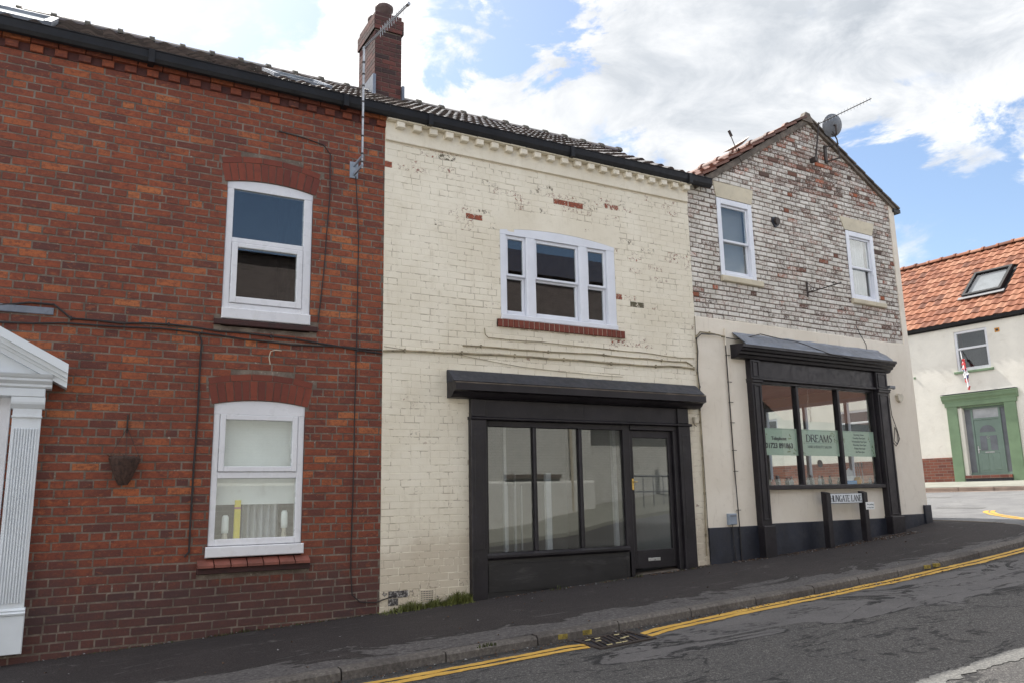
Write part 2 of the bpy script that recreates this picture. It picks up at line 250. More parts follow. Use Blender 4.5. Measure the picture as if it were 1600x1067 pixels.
t=MT('kerb_stone'); c=t.ramp(t.noise(30,6,.75,.3),[(.3,(.06,.053,.05)),(.55,(.13,.117,.108)),(.8,(.26,.235,.21))]); c=t.mix(t.mr(t.noise(1.3,5),.45,.7,0,.6),c,(.030,.026,.026)); t.bump(t.noise(40,5,.7),.5,.006)
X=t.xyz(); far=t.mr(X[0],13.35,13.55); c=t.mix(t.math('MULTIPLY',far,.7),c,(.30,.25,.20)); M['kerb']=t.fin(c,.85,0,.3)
M['kerbf']=weath('pale_far_kerb',(.26,.20,.165),.85,.2,3,.4,30)  # paler, warmer stone colour for the far kerb
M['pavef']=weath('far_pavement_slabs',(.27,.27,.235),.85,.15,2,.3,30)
t=MT('yellow_road_paint'); c=t.mix(t.mr(t.noise(6,6,.7),.3,.7),(.46,.27,.05),(.58,.36,.085)); c=t.mix(t.mr(t.noise(55,5,.8,.4),.60,.70,0,.7),c,(.06,.05,.04)); t.bump(t.noise(60,4),.5,.006); M['yel']=t.fin(c,.7,0,.3)
t=MT('worn_white_road_paint'); c=t.mix(t.mr(t.noise(45,6,.8,.4),.40,.53,0,.95),(.21,.205,.195),(.10,.10,.098)); t.bump(t.noise(60,4),.5,.006); M['wht']=t.fin(c,.7,0,.3)
M['yelw']=weath('worn_yellow_dab',(.26,.20,.04),.8,.5,20,.3,40,dirt=(.05,.045,.04),dirtamt=1)
M['yelw2']=weath('pale_dead_leaf',(.36,.31,.17),.8,.2,20,0)
M['grass']=weath('grass_blades',(.12,.135,.03),.6,.5,12,0,dirt=(.17,.15,.04),dirtamt=.8)
M['moss']=weath('moss',(.05,.06,.02),.95,.4,20,.6,50)
def bricktex(name,c1,c2,mo,white=None,zw=0):
    t=MT(name); mp=t.N.new('ShaderNodeMapping'); mp.inputs['Rotation'].default_value=(R(90),0,0); t.L.new(t.tc.outputs['Object'],mp.inputs[0])
    b=t.N.new('ShaderNodeTexBrick'); b.inputs['Scale'].default_value=1; b.inputs['Brick Width'].default_value=.24; b.inputs['Row Height'].default_value=.08; b.inputs['Mortar Size'].default_value=.006
    b.inputs['Color1'].default_value=(*c1,1); b.inputs['Color2'].default_value=(*c2,1); b.inputs['Mortar'].default_value=(*mo,1); t.L.new(mp.outputs[0],b.inputs['Vector']); c=b.outputs[0]
    c=t.mix(t.mr(t.noise(3,6,.7,.5),.5,.72,0,.5),c,tuple(x*.5 for x in c1)); t.bump(t.noise(40,4),.3,.004); return t.fin(c,.8,0,.3)
M['bt_red']=bricktex('brick_base_course',(.24,.085,.055),(.14,.05,.04),(.20,.17,.14))
M['bt_brown']=bricktex('brown_brickwork',(.175,.145,.14),(.125,.105,.10),(.19,.17,.165))
t=MT('flaking_white_plinth'); n=t.noise(2.6,8,.75,.8); c=t.mix(t.mr(n,.58,.66),(.62,.62,.59),(.34,.29,.25)); t.bump(n,.5,.01); M['flaky']=t.fin(c,.8,0,.3)
M['bt_white']=bricktex('rough_white_painted_brick',(.60,.60,.57),(.54,.54,.51),(.34,.33,.31))

# ---------------------------------------------------------------- helpers
COL=sc.collection
class Fr:
    def __init__(s,o,ang): s.o=Vector(o); s.a=R(ang); s.M=Matrix.Translation(s.o)@Matrix.Rotation(s.a,4,'Z')
FM=Fr((0,0,0),0); FC=Fr((7.98,0,0),2.25); FH=Fr((22.64,-.041,0),-85.5)
BASE={}
def tag(o,label=None,cat=None,group=None,kind=None):
    if label:o['label']=label
    if cat:o['category']=cat
    if group:o['group']=group
    if kind:o['kind']=kind
    return o
def thing(name,label,cat,base=(0,0,0),frame=FM,group=None):
    o=bpy.data.objects.new(name,None); COL.objects.link(o); o.empty_display_size=.2
    o.matrix_world=frame.M@Matrix.Translation(Vector(base)); BASE[o.name]=Vector(base)
    return tag(o,label,cat,group)
class MB:
    def __init__(s): s.v=[];s.f=[];s.m=[];s.r=[];s.e=[]
    def face(s,pts,mat=0,r=.5,e=0.):
        n=len(s.v); s.v+= [tuple(p) for p in pts]; s.f.append(tuple(range(n,n+len(pts)))); s.m.append(mat); s.r.append(r); s.e.append(e)
    def raw(s,vs,fs,mat=0,r=.5,e=0.):
        n=len(s.v); s.v+=[tuple(p) for p in vs]
        for f in fs: s.f.append(tuple(n+i for i in f)); s.m.append(mat); s.r.append(r); s.e.append(e)
    def box(s,x0,x1,y0,y1,z0,z1,mat=0,r=.5,e=0.,b=0.):
        if b<=0:
            s.raw([(x0,y0,z0),(x1,y0,z0),(x1,y1,z0),(x0,y1,z0),(x0,y0,z1),(x1,y0,z1),(x1,y1,z1),(x0,y1,z1)],[(0,1,5,4),(1,2,6,5),(2,3,7,6),(3,0,4,7),(4,5,6,7),(3,2,1,0)],mat,r,e); return
        # bevelled front (towards -y)
        vs=[(x0,y1,z0),(x1,y1,z0),(x1,y1,z1),(x0,y1,z1),(x0,y0+b,z0),(x1,y0+b,z0),(x1,y0+b,z1),(x0,y0+b,z1),(x0+b,y0,z0+b),(x1-b,y0,z0+b),(x1-b,y0,z1-b),(x0+b,y0,z1-b)]
        fs=[(0,1,5,4),(1,2,6,5),(2,3,7,6),(3,0,4,7),(4,5,9,8),(5,6,10,9),(6,7,11,10),(7,4,8,11),(8,9,10,11),(3,2,1,0)]
        s.raw(vs,fs,mat,r,e)
    def prism(s,poly,y0,y1,mat=0,r=.5,e=0.):  # poly in (x,z)
        n=len(poly); vs=[(x,y0,z) for x,z in poly]+[(x,y1,z) for x,z in poly]
        fs=[tuple(range(n)),tuple(range(2*n-1,n-1,-1))]+[(i,i+n,(i+1)%n+n,(i+1)%n) for i in range(n)]
        s.raw(vs,fs,mat,r,e)
    def profx(s,prof,x0,x1,mat=0,caps=True,r=.5): # prof [(y,z)] swept along x
        n=len(prof); vs=[(x0,y,z) for y,z in prof]+[(x1,y,z) for y,z in prof]; fs=[(i,i+1,i+1+n,i+n) for i in range(n-1)]
        if caps: fs+=[(n-1,0,n,2*n-1),tuple(range(n-1,-1,-1)),tuple(range(n,2*n))]
        s.raw(vs,fs,mat,r)
    def tube(s,path,r,mat=0,seg=6,caps=True,rr=.5):
        P=[Vector(p) for p in path]; vs=[];k=len(P); rad=r if isinstance(r,(list,tuple)) else [r]*k; pn=None
        for i,p in enumerate(P):
            d=(P[min(i+1,k-1)]-P[max(i-1,0)]).normalized()
            if pn is None: pn=d.orthogonal().normalized()
            pn=(pn-d*pn.dot(d)).normalized(); bnn=d.cross(pn)
            for j in range(seg):
                a=2*math.pi*j/seg; vs.append(p+(pn*math.cos(a)+bnn*math.sin(a))*rad[i])
        fs=[(i*seg+j,i*seg+(j+1)%seg,(i+1)*seg+(j+1)%seg,(i+1)*seg+j) for i in range(k-1) for j in range(seg)]
        if caps: fs+=[tuple(range(seg-1,-1,-1)),tuple((k-1)*seg+j for j in range(seg))]
        s.raw(vs,fs,mat,rr)
    def lathe(s,prof,c,mat=0,seg=18): # prof (r,z)
        vs=[(c[0]+r*math.cos(2*math.pi*j/seg),c[1]+r*math.sin(2*math.pi*j/seg),c[2]+z) for r,z in prof for j in range(seg)]
        fs=[(i*seg+j,i*seg+(j+1)%seg,(i+1)*seg+(j+1)%seg,(i+1)*seg+j) for i in range(len(prof)-1) for j in range(seg)]
        fs+=[tuple(range(seg-1,-1,-1)),tuple((len(prof)-1)*seg+j for j in range(seg))]; s.raw(vs,fs,mat)
    def build(s,name,mats,parent=None,frame=FM,base=None,smooth=False,label=None,bev=0):
        if not isinstance(mats,(list,tuple)): mats=[mats]
        if parent is not None:
            b=BASE[parent.name]
        else: b=Vector(base or (0,0,0))
        me=bpy.data.meshes.new(name); me.from_pydata([(x-b.x,y-b.y,z-b.z) for x,y,z in s.v],[],s.f)
        for m in mats: me.materials.append(M[m] if isinstance(m,str) else m)
        me.polygons.foreach_set('material_index',s.m)
        a=me.attributes.new('rnd','FLOAT','FACE'); a.data.foreach_set('value',s.r)
        a=me.attributes.new('exp','FLOAT','FACE'); a.data.foreach_set('value',s.e)
        if smooth: me.polygons.foreach_set('use_smooth',[True]*len(s.f))
        me.update()
        o=bpy.data.objects.new(name,me); COL.objects.link(o); BASE[o.name]=b
        if parent is not None: o.parent=parent
        else: o.matrix_world=frame.M@Matrix.Translation(b)
        if label:o['label']=label
        if bev:
            md=o.modifiers.new('bevel','BEVEL'); md.width=bev; md.segments=2; md.limit_method='ANGLE'
        return o
def gz(x):
    T=((-60,-3.2),(-30,-1.3),(-.31,.23),(3.15,.385),(4.4,.44),(7.4,.60),(8.0,.63),(8.9,.67),(10.6,.77),(12.4,.93),(13.2,1.04),(16,1.19),(18.6,1.38),(20.5,1.51),(24,1.7),(60,2.6),(200,3))
    for (a,b),(c,d) in zip(T,T[1:]):
        if x<=c: return b+(d-b)*(x-a)/(c-a)
    return 3
def pz(x,y): # pavement level
    k=1 if x<12 else max(0,1-(x-12)/6)
    return gz(x)+(.025*y if y<0 else 0)*k
def rz(x,y):
    k=1 if x<12 else max(0,1-(x-12)/2)
    z=pz(x,y)-.08*k-.0
    if y<-9: z+=0
    return z
# brick wall; holes: functions z -> (lo,hi) or None
def brickwall(mb,u0,u1,z0,z1,holes,H=.081,L=.243,J=.0095,y=0.,seed=1,hdr=5,expf=None,rf=None,jit=.0018,dep=.011,bev=.0035):
    rn=random.Random(seed); n=int((z1-z0)/H)+1
    for i in range(n):
        zl=z0+i*H; zh=min(zl+H-J,z1)
        if zh-zl<.02: continue
        zm=(zl+zh)/2; head=(i%hdr==hdr-2); W=L/2 if head else L
        off=(0 if i%2 else W/2)+rn.uniform(-.012,.012)
        a=u0(zm) if callable(u0) else u0; b=u1(zm) if callable(u1) else u1
        x=math.floor((a)/W)*W-off
        while x<b:
            wd=W
            segs=[(max(x,a),min(x+wd-J,b))]
            if not head and rn.random()<.05: segs=[(max(x,a),min(x+W/2-J,b)),(max(x+W/2,a),min(x+W-J,b))]
            for h in holes:
                q=h(zm)
                if q is None: continue
                ns=[]
                for s0,s1 in segs:
                    if q[1]<=s0 or q[0]>=s1: ns.append((s0,s1)); continue
                    if s0<q[0]: ns.append((s0,q[0]))
                    if s1>q[1]: ns.append((q[1],s1))
                segs=ns
            for s0,s1 in segs:
                if s1-s0<.02: continue
                cx=(s0+s1)/2; rr=rf(cx,zm,rn) if rf else rn.random(); ee=expf(cx,zm,rn) if expf else 0.
                yy=y+rn.uniform(-jit,jit); j=lambda: rn.uniform(-.0022,.0022)
                wob=.0045*math.sin(1.7*cx+3*zl)+.003*math.sin(4.3*cx-2.1*zl+1); x0,x1,c0,c1=s0+j(),s1+j(),zl+j()+wob,zh+j()+wob; q=bev
                vs=[(x0,y+dep,c0),(x1,y+dep,c0),(x1,y+dep,c1),(x0,y+dep,c1),(x0+q*.3,yy+q,c0+q*.3),(x1-q*.3,yy+q,c0+q*.3),(x1-q*.3,yy+q,c1-q*.3),(x0+q*.3,yy+q,c1-q*.3),
                    (x0+q+abs(j()),yy+j()*.6,c0+q),(x1-q-abs(j()),yy+j()*.6,c0+q),(x1-q,yy+j()*.6,c1-q),(x0+q,yy+j()*.6,c1-q)]
                mb.raw(vs,[(0,1,5,4),(1,2,6,5),(2,3,7,6),(3,0,4,7),(4,5,9,8),(5,6,10,9),(6,7,11,10),(7,4,8,11),(8,9,10,11)],0,rr,ee)
            x+=wd
def sheet(mb,u0,u1,z0,z1,rects,y,mat):  # flat wall sheet with rectangular holes
    us=sorted({u0,u1,*[min(max(r[0],u0),u1) for r in rects],*[min(max(r[1],u0),u1) for r in rects]}); zs=sorted({z0,z1,*[min(max(r[2],z0),z1) for r in rects],*[min(max(r[3],z0),z1) for r in rects]})
    for a,b in zip(us,us[1:]):
        for c,d in zip(zs,zs[1:]):
            m,n=(a+b)/2,(c+d)/2
            if any(r[0]<m<r[1] and r[2]<n<r[3] for r in rects): continue
            mb.face([(a,y,c),(b,y,c),(b,y,d),(a,y,d)],mat)
def reveal(mb,r,y0,y1,mat):
    a,b,c,d=r
    mb.face([(a,y0,c),(a,y1,c),(a,y1,d),(a,y0,d)],mat); mb.face([(b,y0,c),(b,y0,d),(b,y1,d),(b,y1,c)],mat)
    mb.face([(a,y0,c),(b,y0,c),(b,y1,c),(a,y1,c)],mat); mb.face([(a,y0,d),(a,y1,d),(b,y1,d),(b,y0,d)],mat)
def frame4(mb,a,b,c,d,t,y0,y1,mat=0,bv=.006,tb=None,tt=None):
    tb=tb or t; tt=tt or t
    mb.box(a,a+t,y0,y1,c,d,mat,b=bv); mb.box(b-t,b,y0,y1,c,d,mat,b=bv); mb.box(a+t,b-t,y0+.0005,y1,c,c+tb,mat,b=bv); mb.box(a+t,b-t,y0+.0005,y1,d-tt,d,mat,b=bv)
def pane(a,b,c,d,y,parent,name='pane'):
    mb=MB(); mb.box(a,b,y,y+.006,c,d); return mb.build(name,'glass',parent)
def archz(x,a,b,zs,rise): # segmental arch curve
    m=(a+b)/2; h=(b-a)/2; Rr=(h*h+rise*rise)/(2*rise); return zs+rise-(Rr-math.sqrt(max(0,Rr*Rr-(x-m)**2)))
def arch_ring(mb,a,b,zs,rise,hh,n,y,mat=0,seed=3,ext=.03):
    rn=random.Random(seed); m=(a+b)/2; h=(b-a)/2; Rr=(h*h+rise*rise)/(2*rise); cz=zs+rise-Rr; an=math.asin(h/Rr)+ext/Rr
    for i in range(n):
        t0=-an+2*an*i/n+.0045/Rr; t1=-an+2*an*(i+1)/n-.0045/Rr; ra,rb=Rr+.004,Rr+hh
        poly=[(m+ra*math.sin(t0),cz+ra*math.cos(t0)),(m+ra*math.sin(t1),cz+ra*math.cos(t1)),(m+rb*math.sin(t1),cz+rb*math.cos(t1)),(m+rb*math.sin(t0),cz+rb*math.cos(t0))]
        yy=y+rn.uniform(-.0015,.0015); mb.prism(poly,yy,y+.03,mat,rn.random())
    # mortar backing
    K=14; pts=[(m+(Rr+.001)*math.sin(-an+2*an*i/K),cz+(Rr+.001)*math.cos(-an+2*an*i/K)) for i in range(K+1)]+[(m+(Rr+hh+.006)*math.sin(an-2*an*i/K),cz+(Rr+hh+.006)*math.cos(an-2*an*i/K)) for i in range(K+1)]
    mb.prism(pts,y+.007,y+.05,1)

def room(parent,a,b,y0,y1,z0,z1,name='shop_interior',mats=('plaster','floor'),side=None):
    m=MB(); 
    m.face([(a,y1,z0),(b,y1,z0),(b,y1,z1),(a,y1,z1)],0); m.face([(a,y0,z0),(a,y1,z0),(a,y1,z1),(a,y0,z1)],0)
    if side is None: m.face([(b,y0,z0),(b,y0,z1),(b,y1,z1),(b,y1,z0)],0)
    m.face([(a,y0,z0),(b,y0,z0),(b,y1,z0),(a,y1,z0)],1); m.face([(a,y0,z1),(a,y1,z1),(b,y1,z1),(b,y0,z1)],0); return m

def text_mesh(txt,size,x,y,z,parent,mat,name='lettering',align='CENTER',sx=1.,th=.0015,spacing=1.,off=.0):
    cu=bpy.data.curves.new('lettering','FONT'); cu.body=txt; cu.size=size; cu.align_x=align; cu.extrude=th; cu.offset=off; cu.space_character=spacing; cu.resolution_u=3
    to=bpy.data.objects.new('tmp',cu); COL.objects.link(to); dg=bpy.context.evaluated_depsgraph_get(); dg.update()
    me=bpy.data.meshes.new_from_object(to.evaluated_get(dg)); COL.objects.unlink(to); bpy.data.objects.remove(to)
    b=BASE[parent.name]
    for v in me.vertices:
        px,py,pzz=v.co; v.co=(x+px*sx-b.x, y-pzz-b.y, z+py-b.z)
    me.name=name; me.materials.clear(); me.materials.append(M[mat]); o=bpy.data.objects.new(name,me); COL.objects.link(o); o.parent=parent; BASE[o.name]=b; return o
GL={'H':(.78,[((.1,0),(.1,1),1),((.68,0),(.68,1),1),((.1,.5),(.68,.5),0)]),'U':(.78,[((.1,1),(.1,.25),1),((.1,.25),(.2,.06),1),((.2,.06),(.4,0),0),((.4,0),(.58,.08),0),((.58,.08),(.66,.25),0),((.66,.25),(.66,1),0)]),
'N':(.8,[((.1,0),(.1,1),0),((.1,1),(.68,0),1),((.68,0),(.68,1),0)]),'G':(.8,[((.7,.85),(.5,.98),0),((.5,.98),(.25,.88),0),((.25,.88),(.1,.6),1),((.1,.6),(.12,.3),1),((.12,.3),(.3,.05),1),((.3,.05),(.5,.01),0),((.5,.01),(.68,.1),0),((.68,.1),(.68,.42),1),((.5,.42),(.78,.42),0)]),
'A':(.78,[((.06,0),(.38,1),0),((.38,1),(.7,0),1),((.18,.36),(.58,.36),0)]),'T':(.7,[((.35,0),(.35,1),1),((.04,.97),(.66,.97),0),((.05,.85),(.05,.97),0),((.65,.85),(.65,.97),0)]),
'E':(.66,[((.12,0),(.12,1),1),((.12,.97),(.55,.97),0),((.12,.5),(.48,.5),0),((.12,.02),(.58,.02),0),((.58,.02),(.6,.16),0),((.55,.97),(.56,.84),0)]),'L':(.64,[((.12,0),(.12,1),1),((.12,.02),(.56,.02),0),((.56,.02),(.58,.16),0)]),
'D':(.82,[((.12,0),(.12,1),1),((.12,.97),(.4,.97),0),((.4,.97),(.64,.82),0),((.64,.82),(.74,.5),1),((.74,.5),(.64,.16),1),((.64,.16),(.4,.02),0),((.4,.02),(.12,.02),0)]),
'R':(.78,[((.12,0),(.12,1),1),((.12,.97),(.4,.97),0),((.4,.97),(.6,.85),0),((.6,.85),(.6,.62),1),((.6,.62),(.4,.5),0),((.4,.5),(.12,.5),0),((.4,.5),(.74,0),1)]),
'M':(.98,[((.1,0),(.14,1),0),((.14,1),(.46,0),1),((.46,0),(.82,1),0),((.82,1),(.86,0),1)]),'S':(.6,[((.5,.84),(.34,.98),0),((.34,.98),(.14,.88),0),((.14,.88),(.14,.66),1),((.14,.66),(.46,.42),1),((.46,.42),(.5,.18),1),((.5,.18),(.32,.01),0),((.32,.01),(.1,.14),0)])}
def serif_text(txt,h,x0,x1,y,z,parent,mat,name='lettering',thick=.13,thin=.055,ser=True):
    tw=sum(GL[c][0] if c!=' ' else .38 for c in txt); k=(x1-x0)/tw; mb=MB(); cx=0; q=0
    for c in txt:
        if c==' ': cx+=.38; continue
        wd,st=GL[c]
        ends={}
        for (a,b,w_) in st:
            for p in (a,b): ends[p]=ends.get(p,0)+1
        for (a,b,w_) in st:
            A=Vector((x0+(cx+a[0])*k,z+a[1]*h)); B=Vector((x0+(cx+b[0])*k,z+b[1]*h)); d=(B-A)
            if d.length<1e-6: continue
            d.normalize(); n=Vector((-d.y,d.x))*(thick if w_ else thin)*h*.5; A-=d*.01*h; B+=d*.01*h
            q+=1; yy=y-.0015-(q%5)*.00015
            mb.prism([(A.x-n.x,A.y-n.y),(B.x-n.x,B.y-n.y),(B.x+n.x,B.y+n.y),(A.x+n.x,A.y+n.y)],yy,y)
            if ser:
                for p,P in ((a,A),(b,B)):
                    if ends[p]==1 and p[1] in (0,1) :
                        q+=1; yy=y-.0018-(q%5)*.00015; sz=h*.035; zz=z+p[1]*h-(sz if p[1]==1 else 0)
                        mb.box(P.x-.13*k-.01*h,P.x+.13*k+.01*h,yy,y,zz,zz+sz)
        cx+=wd
    return mb.build(name,mat,parent)
def pantiles(mb,x0,x1,y0,z0,y1,z1,tw=.235,tl=.28,amp=.028,step=.022,seed=1,flip=1,holes=(),xl=None,mat=0,sag=0.,ns=8):
    """pantile slope from eave (y0,z0) to ridge (y1,z1); rolls run up the slope"""
    rn=random.Random(seed); L=math.hypot(y1-y0,z1-z0); dy,dz=(y1-y0)/L,(z1-z0)/L; ny,nz=-dz,dy
    if nz<0: ny,nz=-ny,-nz
    nx=int(round((x1-x0)/tw)); tw=(x1-x0)/nx; nl=int(round(L/tl)); tl=L/nl
    prof=[]
    for i in range(ns+1):
        t=i/ns
        prof.append((t, amp*(math.sin(2*math.pi*(t-.08))*.5+.5)**1.25))
    for j in range(nl):
        s0=j*tl; s1=(j+1)*tl+.012
        for i in range(nx):
            xa=x0+i*tw
            if any(h[0]<xa+tw/2<h[1] and h[2]<(s0+s1)/2<h[3] for h in holes): continue
            if xl and not xl(xa+tw/2,s0): continue
            r=rn.random(); dh=rn.uniform(-.003,.005); ds=rn.uniform(-.008,.008); dx=rn.uniform(-.004,.004); sg=-sag*math.sin(math.pi*min(1,max(0,(xa-x0)/(x1-x0))))
            vs=[]
            for (s,hh) in ((s0+ds,step+dh),(s1,.0+dh*.4)):
                for t,pq in prof:
                    h=hh+pq+sg; vs.append((xa+dx+t*tw*1.02,y0+dy*s+ny*h,z0+dz*s+nz*h))
            k=ns+1
            for t,pq in prof:
                h=step+dh+pq-.028+sg; s=s0+ds+.002; vs.append((xa+dx+t*tw*1.02,y0+dy*s+ny*h,z0+dz*s+nz*h))
            fs=[(q,q+1,q+1+k,q+k) for q in range(ns)]+[(2*k+q,2*k+q+1,q+1,q) for q in range(ns)]
            mb.raw(vs,fs,mat,r)
def ridge(mb,x0,x1,y,z,r=.11,L=.42,seed=1,mat=0,mm=1):
    rn=random.Random(seed); n=int((x1-x0)/L)+1; L=(x1-x0)/n
    for i in range(n):
        a=x0+i*L; b=a+L-.006; dz=rn.uniform(-.008,.008); rr=r+rn.uniform(-.004,.004); vs=[];S=10
        for x,q in ((a,rr),(b,rr+.004)):
            for k in range(S+1):
                t=math.pi*k/S; vs.append((x,y+math.cos(t)*q*1.15,z+dz-.05+math.sin(t)*q))
        fs=[(k,k+1,k+2+S,k+1+S) for k in range(S)]+[tuple(range(S+1)),tuple(range(2*S+1,S,-1))]
        mb.raw(vs,fs,mat,rn.random())
        # raised collar at each joint
        vs=[]; 
        for x in (b-.035,b+.035):
            for k in range(S+1):
                t=math.pi*k/S; q=rr+.024; vs.append((x,y+math.cos(t)*q*1.15,z+dz-.05+math.sin(t)*q))
        mb.raw(vs,fs,mm,rn.random())
def cable(name,label,pts,r,mat,frame=FM,group=None,clips=0,seed=1,sag=0.012):
    rn=random.Random(seed); P=[Vector(p) for p in pts]; out=[P[0]]
    for a,b in zip(P,P[1:]):
        n=max(1,int((b-a).length/.22))
        for i in range(1,n+1):
            q=a.lerp(b,i/n)
            if i<n: q=q+Vector((rn.uniform(-1,1)*sag*.6,0,rn.uniform(-1,1)*sag))
            out.append(q)
    mb=MB(); mb.tube(out,r,0,6)
    L=0
    for i,q in enumerate(out):
        if clips and i%clips==1: mb.box(q.x-.008,q.x+.008,q.y-r-.003,q.y+r+.004,q.z-r*1.8,q.z+r*1.8,0)
    b=out[0]; o=mb.build(name,mat,None,frame,(b.x,b.y,b.z),smooth=False); return tag(o,label,'cable',group)
# ================================================================ GROUND
KP=[(-16,-2.17),(7.5,-2.17),(8.6,-2.10),(9.4,-2.04),(10.4,-1.98),(11.3,-1.95),(12.2,-1.92),(12.75,-1.84),(13.1,-1.65),(13.35,-1.35),(13.5,-.95),(13.58,-.4),(13.6,.4),(13.65,3),(13.8,24)]
def resamp(P,d):
    out=[P[0]]
    for a,b in zip(P,P[1:]):
        L=math.dist(a,b); n=max(1,round(L/d)); out+=[(a[0]+(b[0]-a[0])*i/n,a[1]+(b[1]-a[1])*i/n) for i in range(1,n+1)]
    return out
def normals(P):
    o=[]
    for i in range(len(P)):
        a=P[max(i-1,0)]; b=P[min(i+1,len(P)-1)]; dx,dy=b[0]-a[0],b[1]-a[1]; l=math.hypot(dx,dy); o.append((-dy/l,dx/l))
    return o
mb=MB(); xs=[-60,-40,-25]+[-16+.4*i for i in range(0,125)]+[36,42,60,120,300]; ys=[-160,-80,-40,-25]+[-18+.4*i for i in range(0,112)]+[28,40,80,160]
nx=len(xs); vs=[(x,y,rz(x,max(-14,min(y,.0))) ) for y in ys for x in xs]
mb.raw(vs,[(j*nx+i,j*nx+i+1,(j+1)*nx+i+1,(j+1)*nx+i) for j in range(len(ys)-1) for i in range(nx-1)],0)
o=mb.build('road','road',smooth=True); tag(o,kind='structure')
# near pavement
P=resamp(KP,.3); Nn=normals(P); mb=MB(); rn=random.Random(4); K=9; vs=[]
for (x,y),(a,b) in zip(P,Nn):
    px,py=x+a*.125,y+b*.125
    if y<.35 and x<12.9 : wx,wy=x,.45
    elif x<13.55 and y<.2: wx,wy=13.0,.45
    else: wx,wy=13.0,max(y,.45)
    for k in range(K+1):
        q=k/K; X=px+(wx-px)*q; Y=py+(wy-py)*q; vs.append((X,Y,pz(X,Y)+ (0 if k in(0,K) else rn.uniform(-.003,.003))))
mb.raw(vs,[(i*(K+1)+k,(i+1)*(K+1)+k,(i+1)*(K+1)+k+1,i*(K+1)+k+1) for i in range(len(P)-1) for k in range(K)],0)
o=mb.build('pavement','pave',smooth=True); tag(o,kind='structure')
# kerb stones
mb=MB(); P=resamp(KP,.3); Nn=normals(P)
for i in range(len(P)-1):
    (x0,y0),(x1,y1)=P[i],P[i+1]; n0,n1=Nn[i],Nn[i+1]; j0=.007 if i%3==0 else 0; j1=.007 if i%3==2 else 0
    dx,dy=x1-x0,y1-y0; L=math.hypot(dx,dy); dx/=L;dy/=L; x0+=dx*j0;y0+=dy*j0;x1-=dx*j1;y1-=dy*j1
    rn=random.Random(i//3); dz=rn.uniform(-.006,.006); lp=[]
    for (x,y),n in (((x0,y0),n0),((x1,y1),n1)):
        zt=pz(x,y)+.002+dz; zb=rz(x,y)-.05
        for o_,z in ((0,zb),(.006,zt-.022),(.028,zt),(.128,zt+.002),(.128,zb)): lp.append((x+n[0]*o_,y+n[1]*o_,z))
    mb.raw(lp,[(a,a+5,a+6,a+1) for a in range(4)]+[(4,3,2,1,0),(5,6,7,8,9)],0)
o=mb.build('kerb','kerb'); tag(o,kind='structure')
# yellow lines
def ribbon(P,w,name,mat,dz=.004,jit=.008,seed=1,drop=0.,zf=rz,step=.035):
    rn=random.Random(seed); P=resamp(P,step); Nn=normals(P); mb=MB(); vs=[]
    ja=jb=0
    for (x,y),(a,b) in zip(P,Nn):
        ja=ja*.7+rn.uniform(-jit,jit)*.6; jb=jb*.7+rn.uniform(-jit,jit)*.6
        for o_ in (-w/2+ja,w/2+jb): X,Y=x+a*o_,y+b*o_; vs.append((X,Y,zf(X,Y)+dz))
    n=len(P); mb.raw(vs,[(2*i,2*i+2,2*i+3,2*i+1) for i in range(n-1) if rn.random()>=drop],0)
    return mb.build(name,mat)
ya=[(-14,-2.43),(3.6,-2.40),(4.05,-2.38),(4.22,-2.42)]; yb=[(4.80,-2.44),(5.1,-2.36),(5.7,-2.32),(6.5,-2.27),(7.5,-2.26),(8.6,-2.19),(9.4,-2.13),(10.4,-2.07),(11.5,-2.06),(12.3,-2.04),(12.9,-1.97),(13.35,-1.72),(13.9,-1.15),(14.35,-.5),(14.75,.02),(15.2,.4),(15.6,.6)]
for q,P in enumerate((ya,yb)):
    for s,off in enumerate((0,-.105)):
        Nn=normals(P); PP=[(x-n[0]*-off*(1 if True else 0),y-n[1]*-off) for (x,y),n in zip(P,Nn)]
        o=ribbon(PP,.074,'yellow_line','yel',.005,.013,seed=10+q*2+s); tag(o,kind='structure')
o=ribbon([(3.5,-4.97),(5.2,-4.95),(7.5,-4.92),(12,-4.8)],.12,'white_line','wht',.005,.045,seed=5); tag(o,kind='structure')
# dashed lines of the crossing road
for i,(x,y0,y1) in enumerate(((18.7,3.3,5.5),(18.45,-1.2,1.2),(16.2,1.0,2.0),(16.1,-1.6,-.3),(16.3,3.4,4.6),(18.9,7.6,9.8))):
    o=ribbon([(x,y0),(x,y1)],.12,'white_line','wht',.005,.008,seed=30+i); tag(o,kind='structure')
# yellow dabs on the kerb
mb=MB()
for x in (4.15,4.42,9.75,9.95):
    mb.box(x-.05,x+.05,KP[0][1]-.001 if x<6 else -2.045,KP[0][1]+.01 if x<6 else -2.0,pz(x,-2.1)-.06,pz(x,-2.1)-.018)
o=mb.build('kerb_paint','yelw'); tag(o,kind='structure')
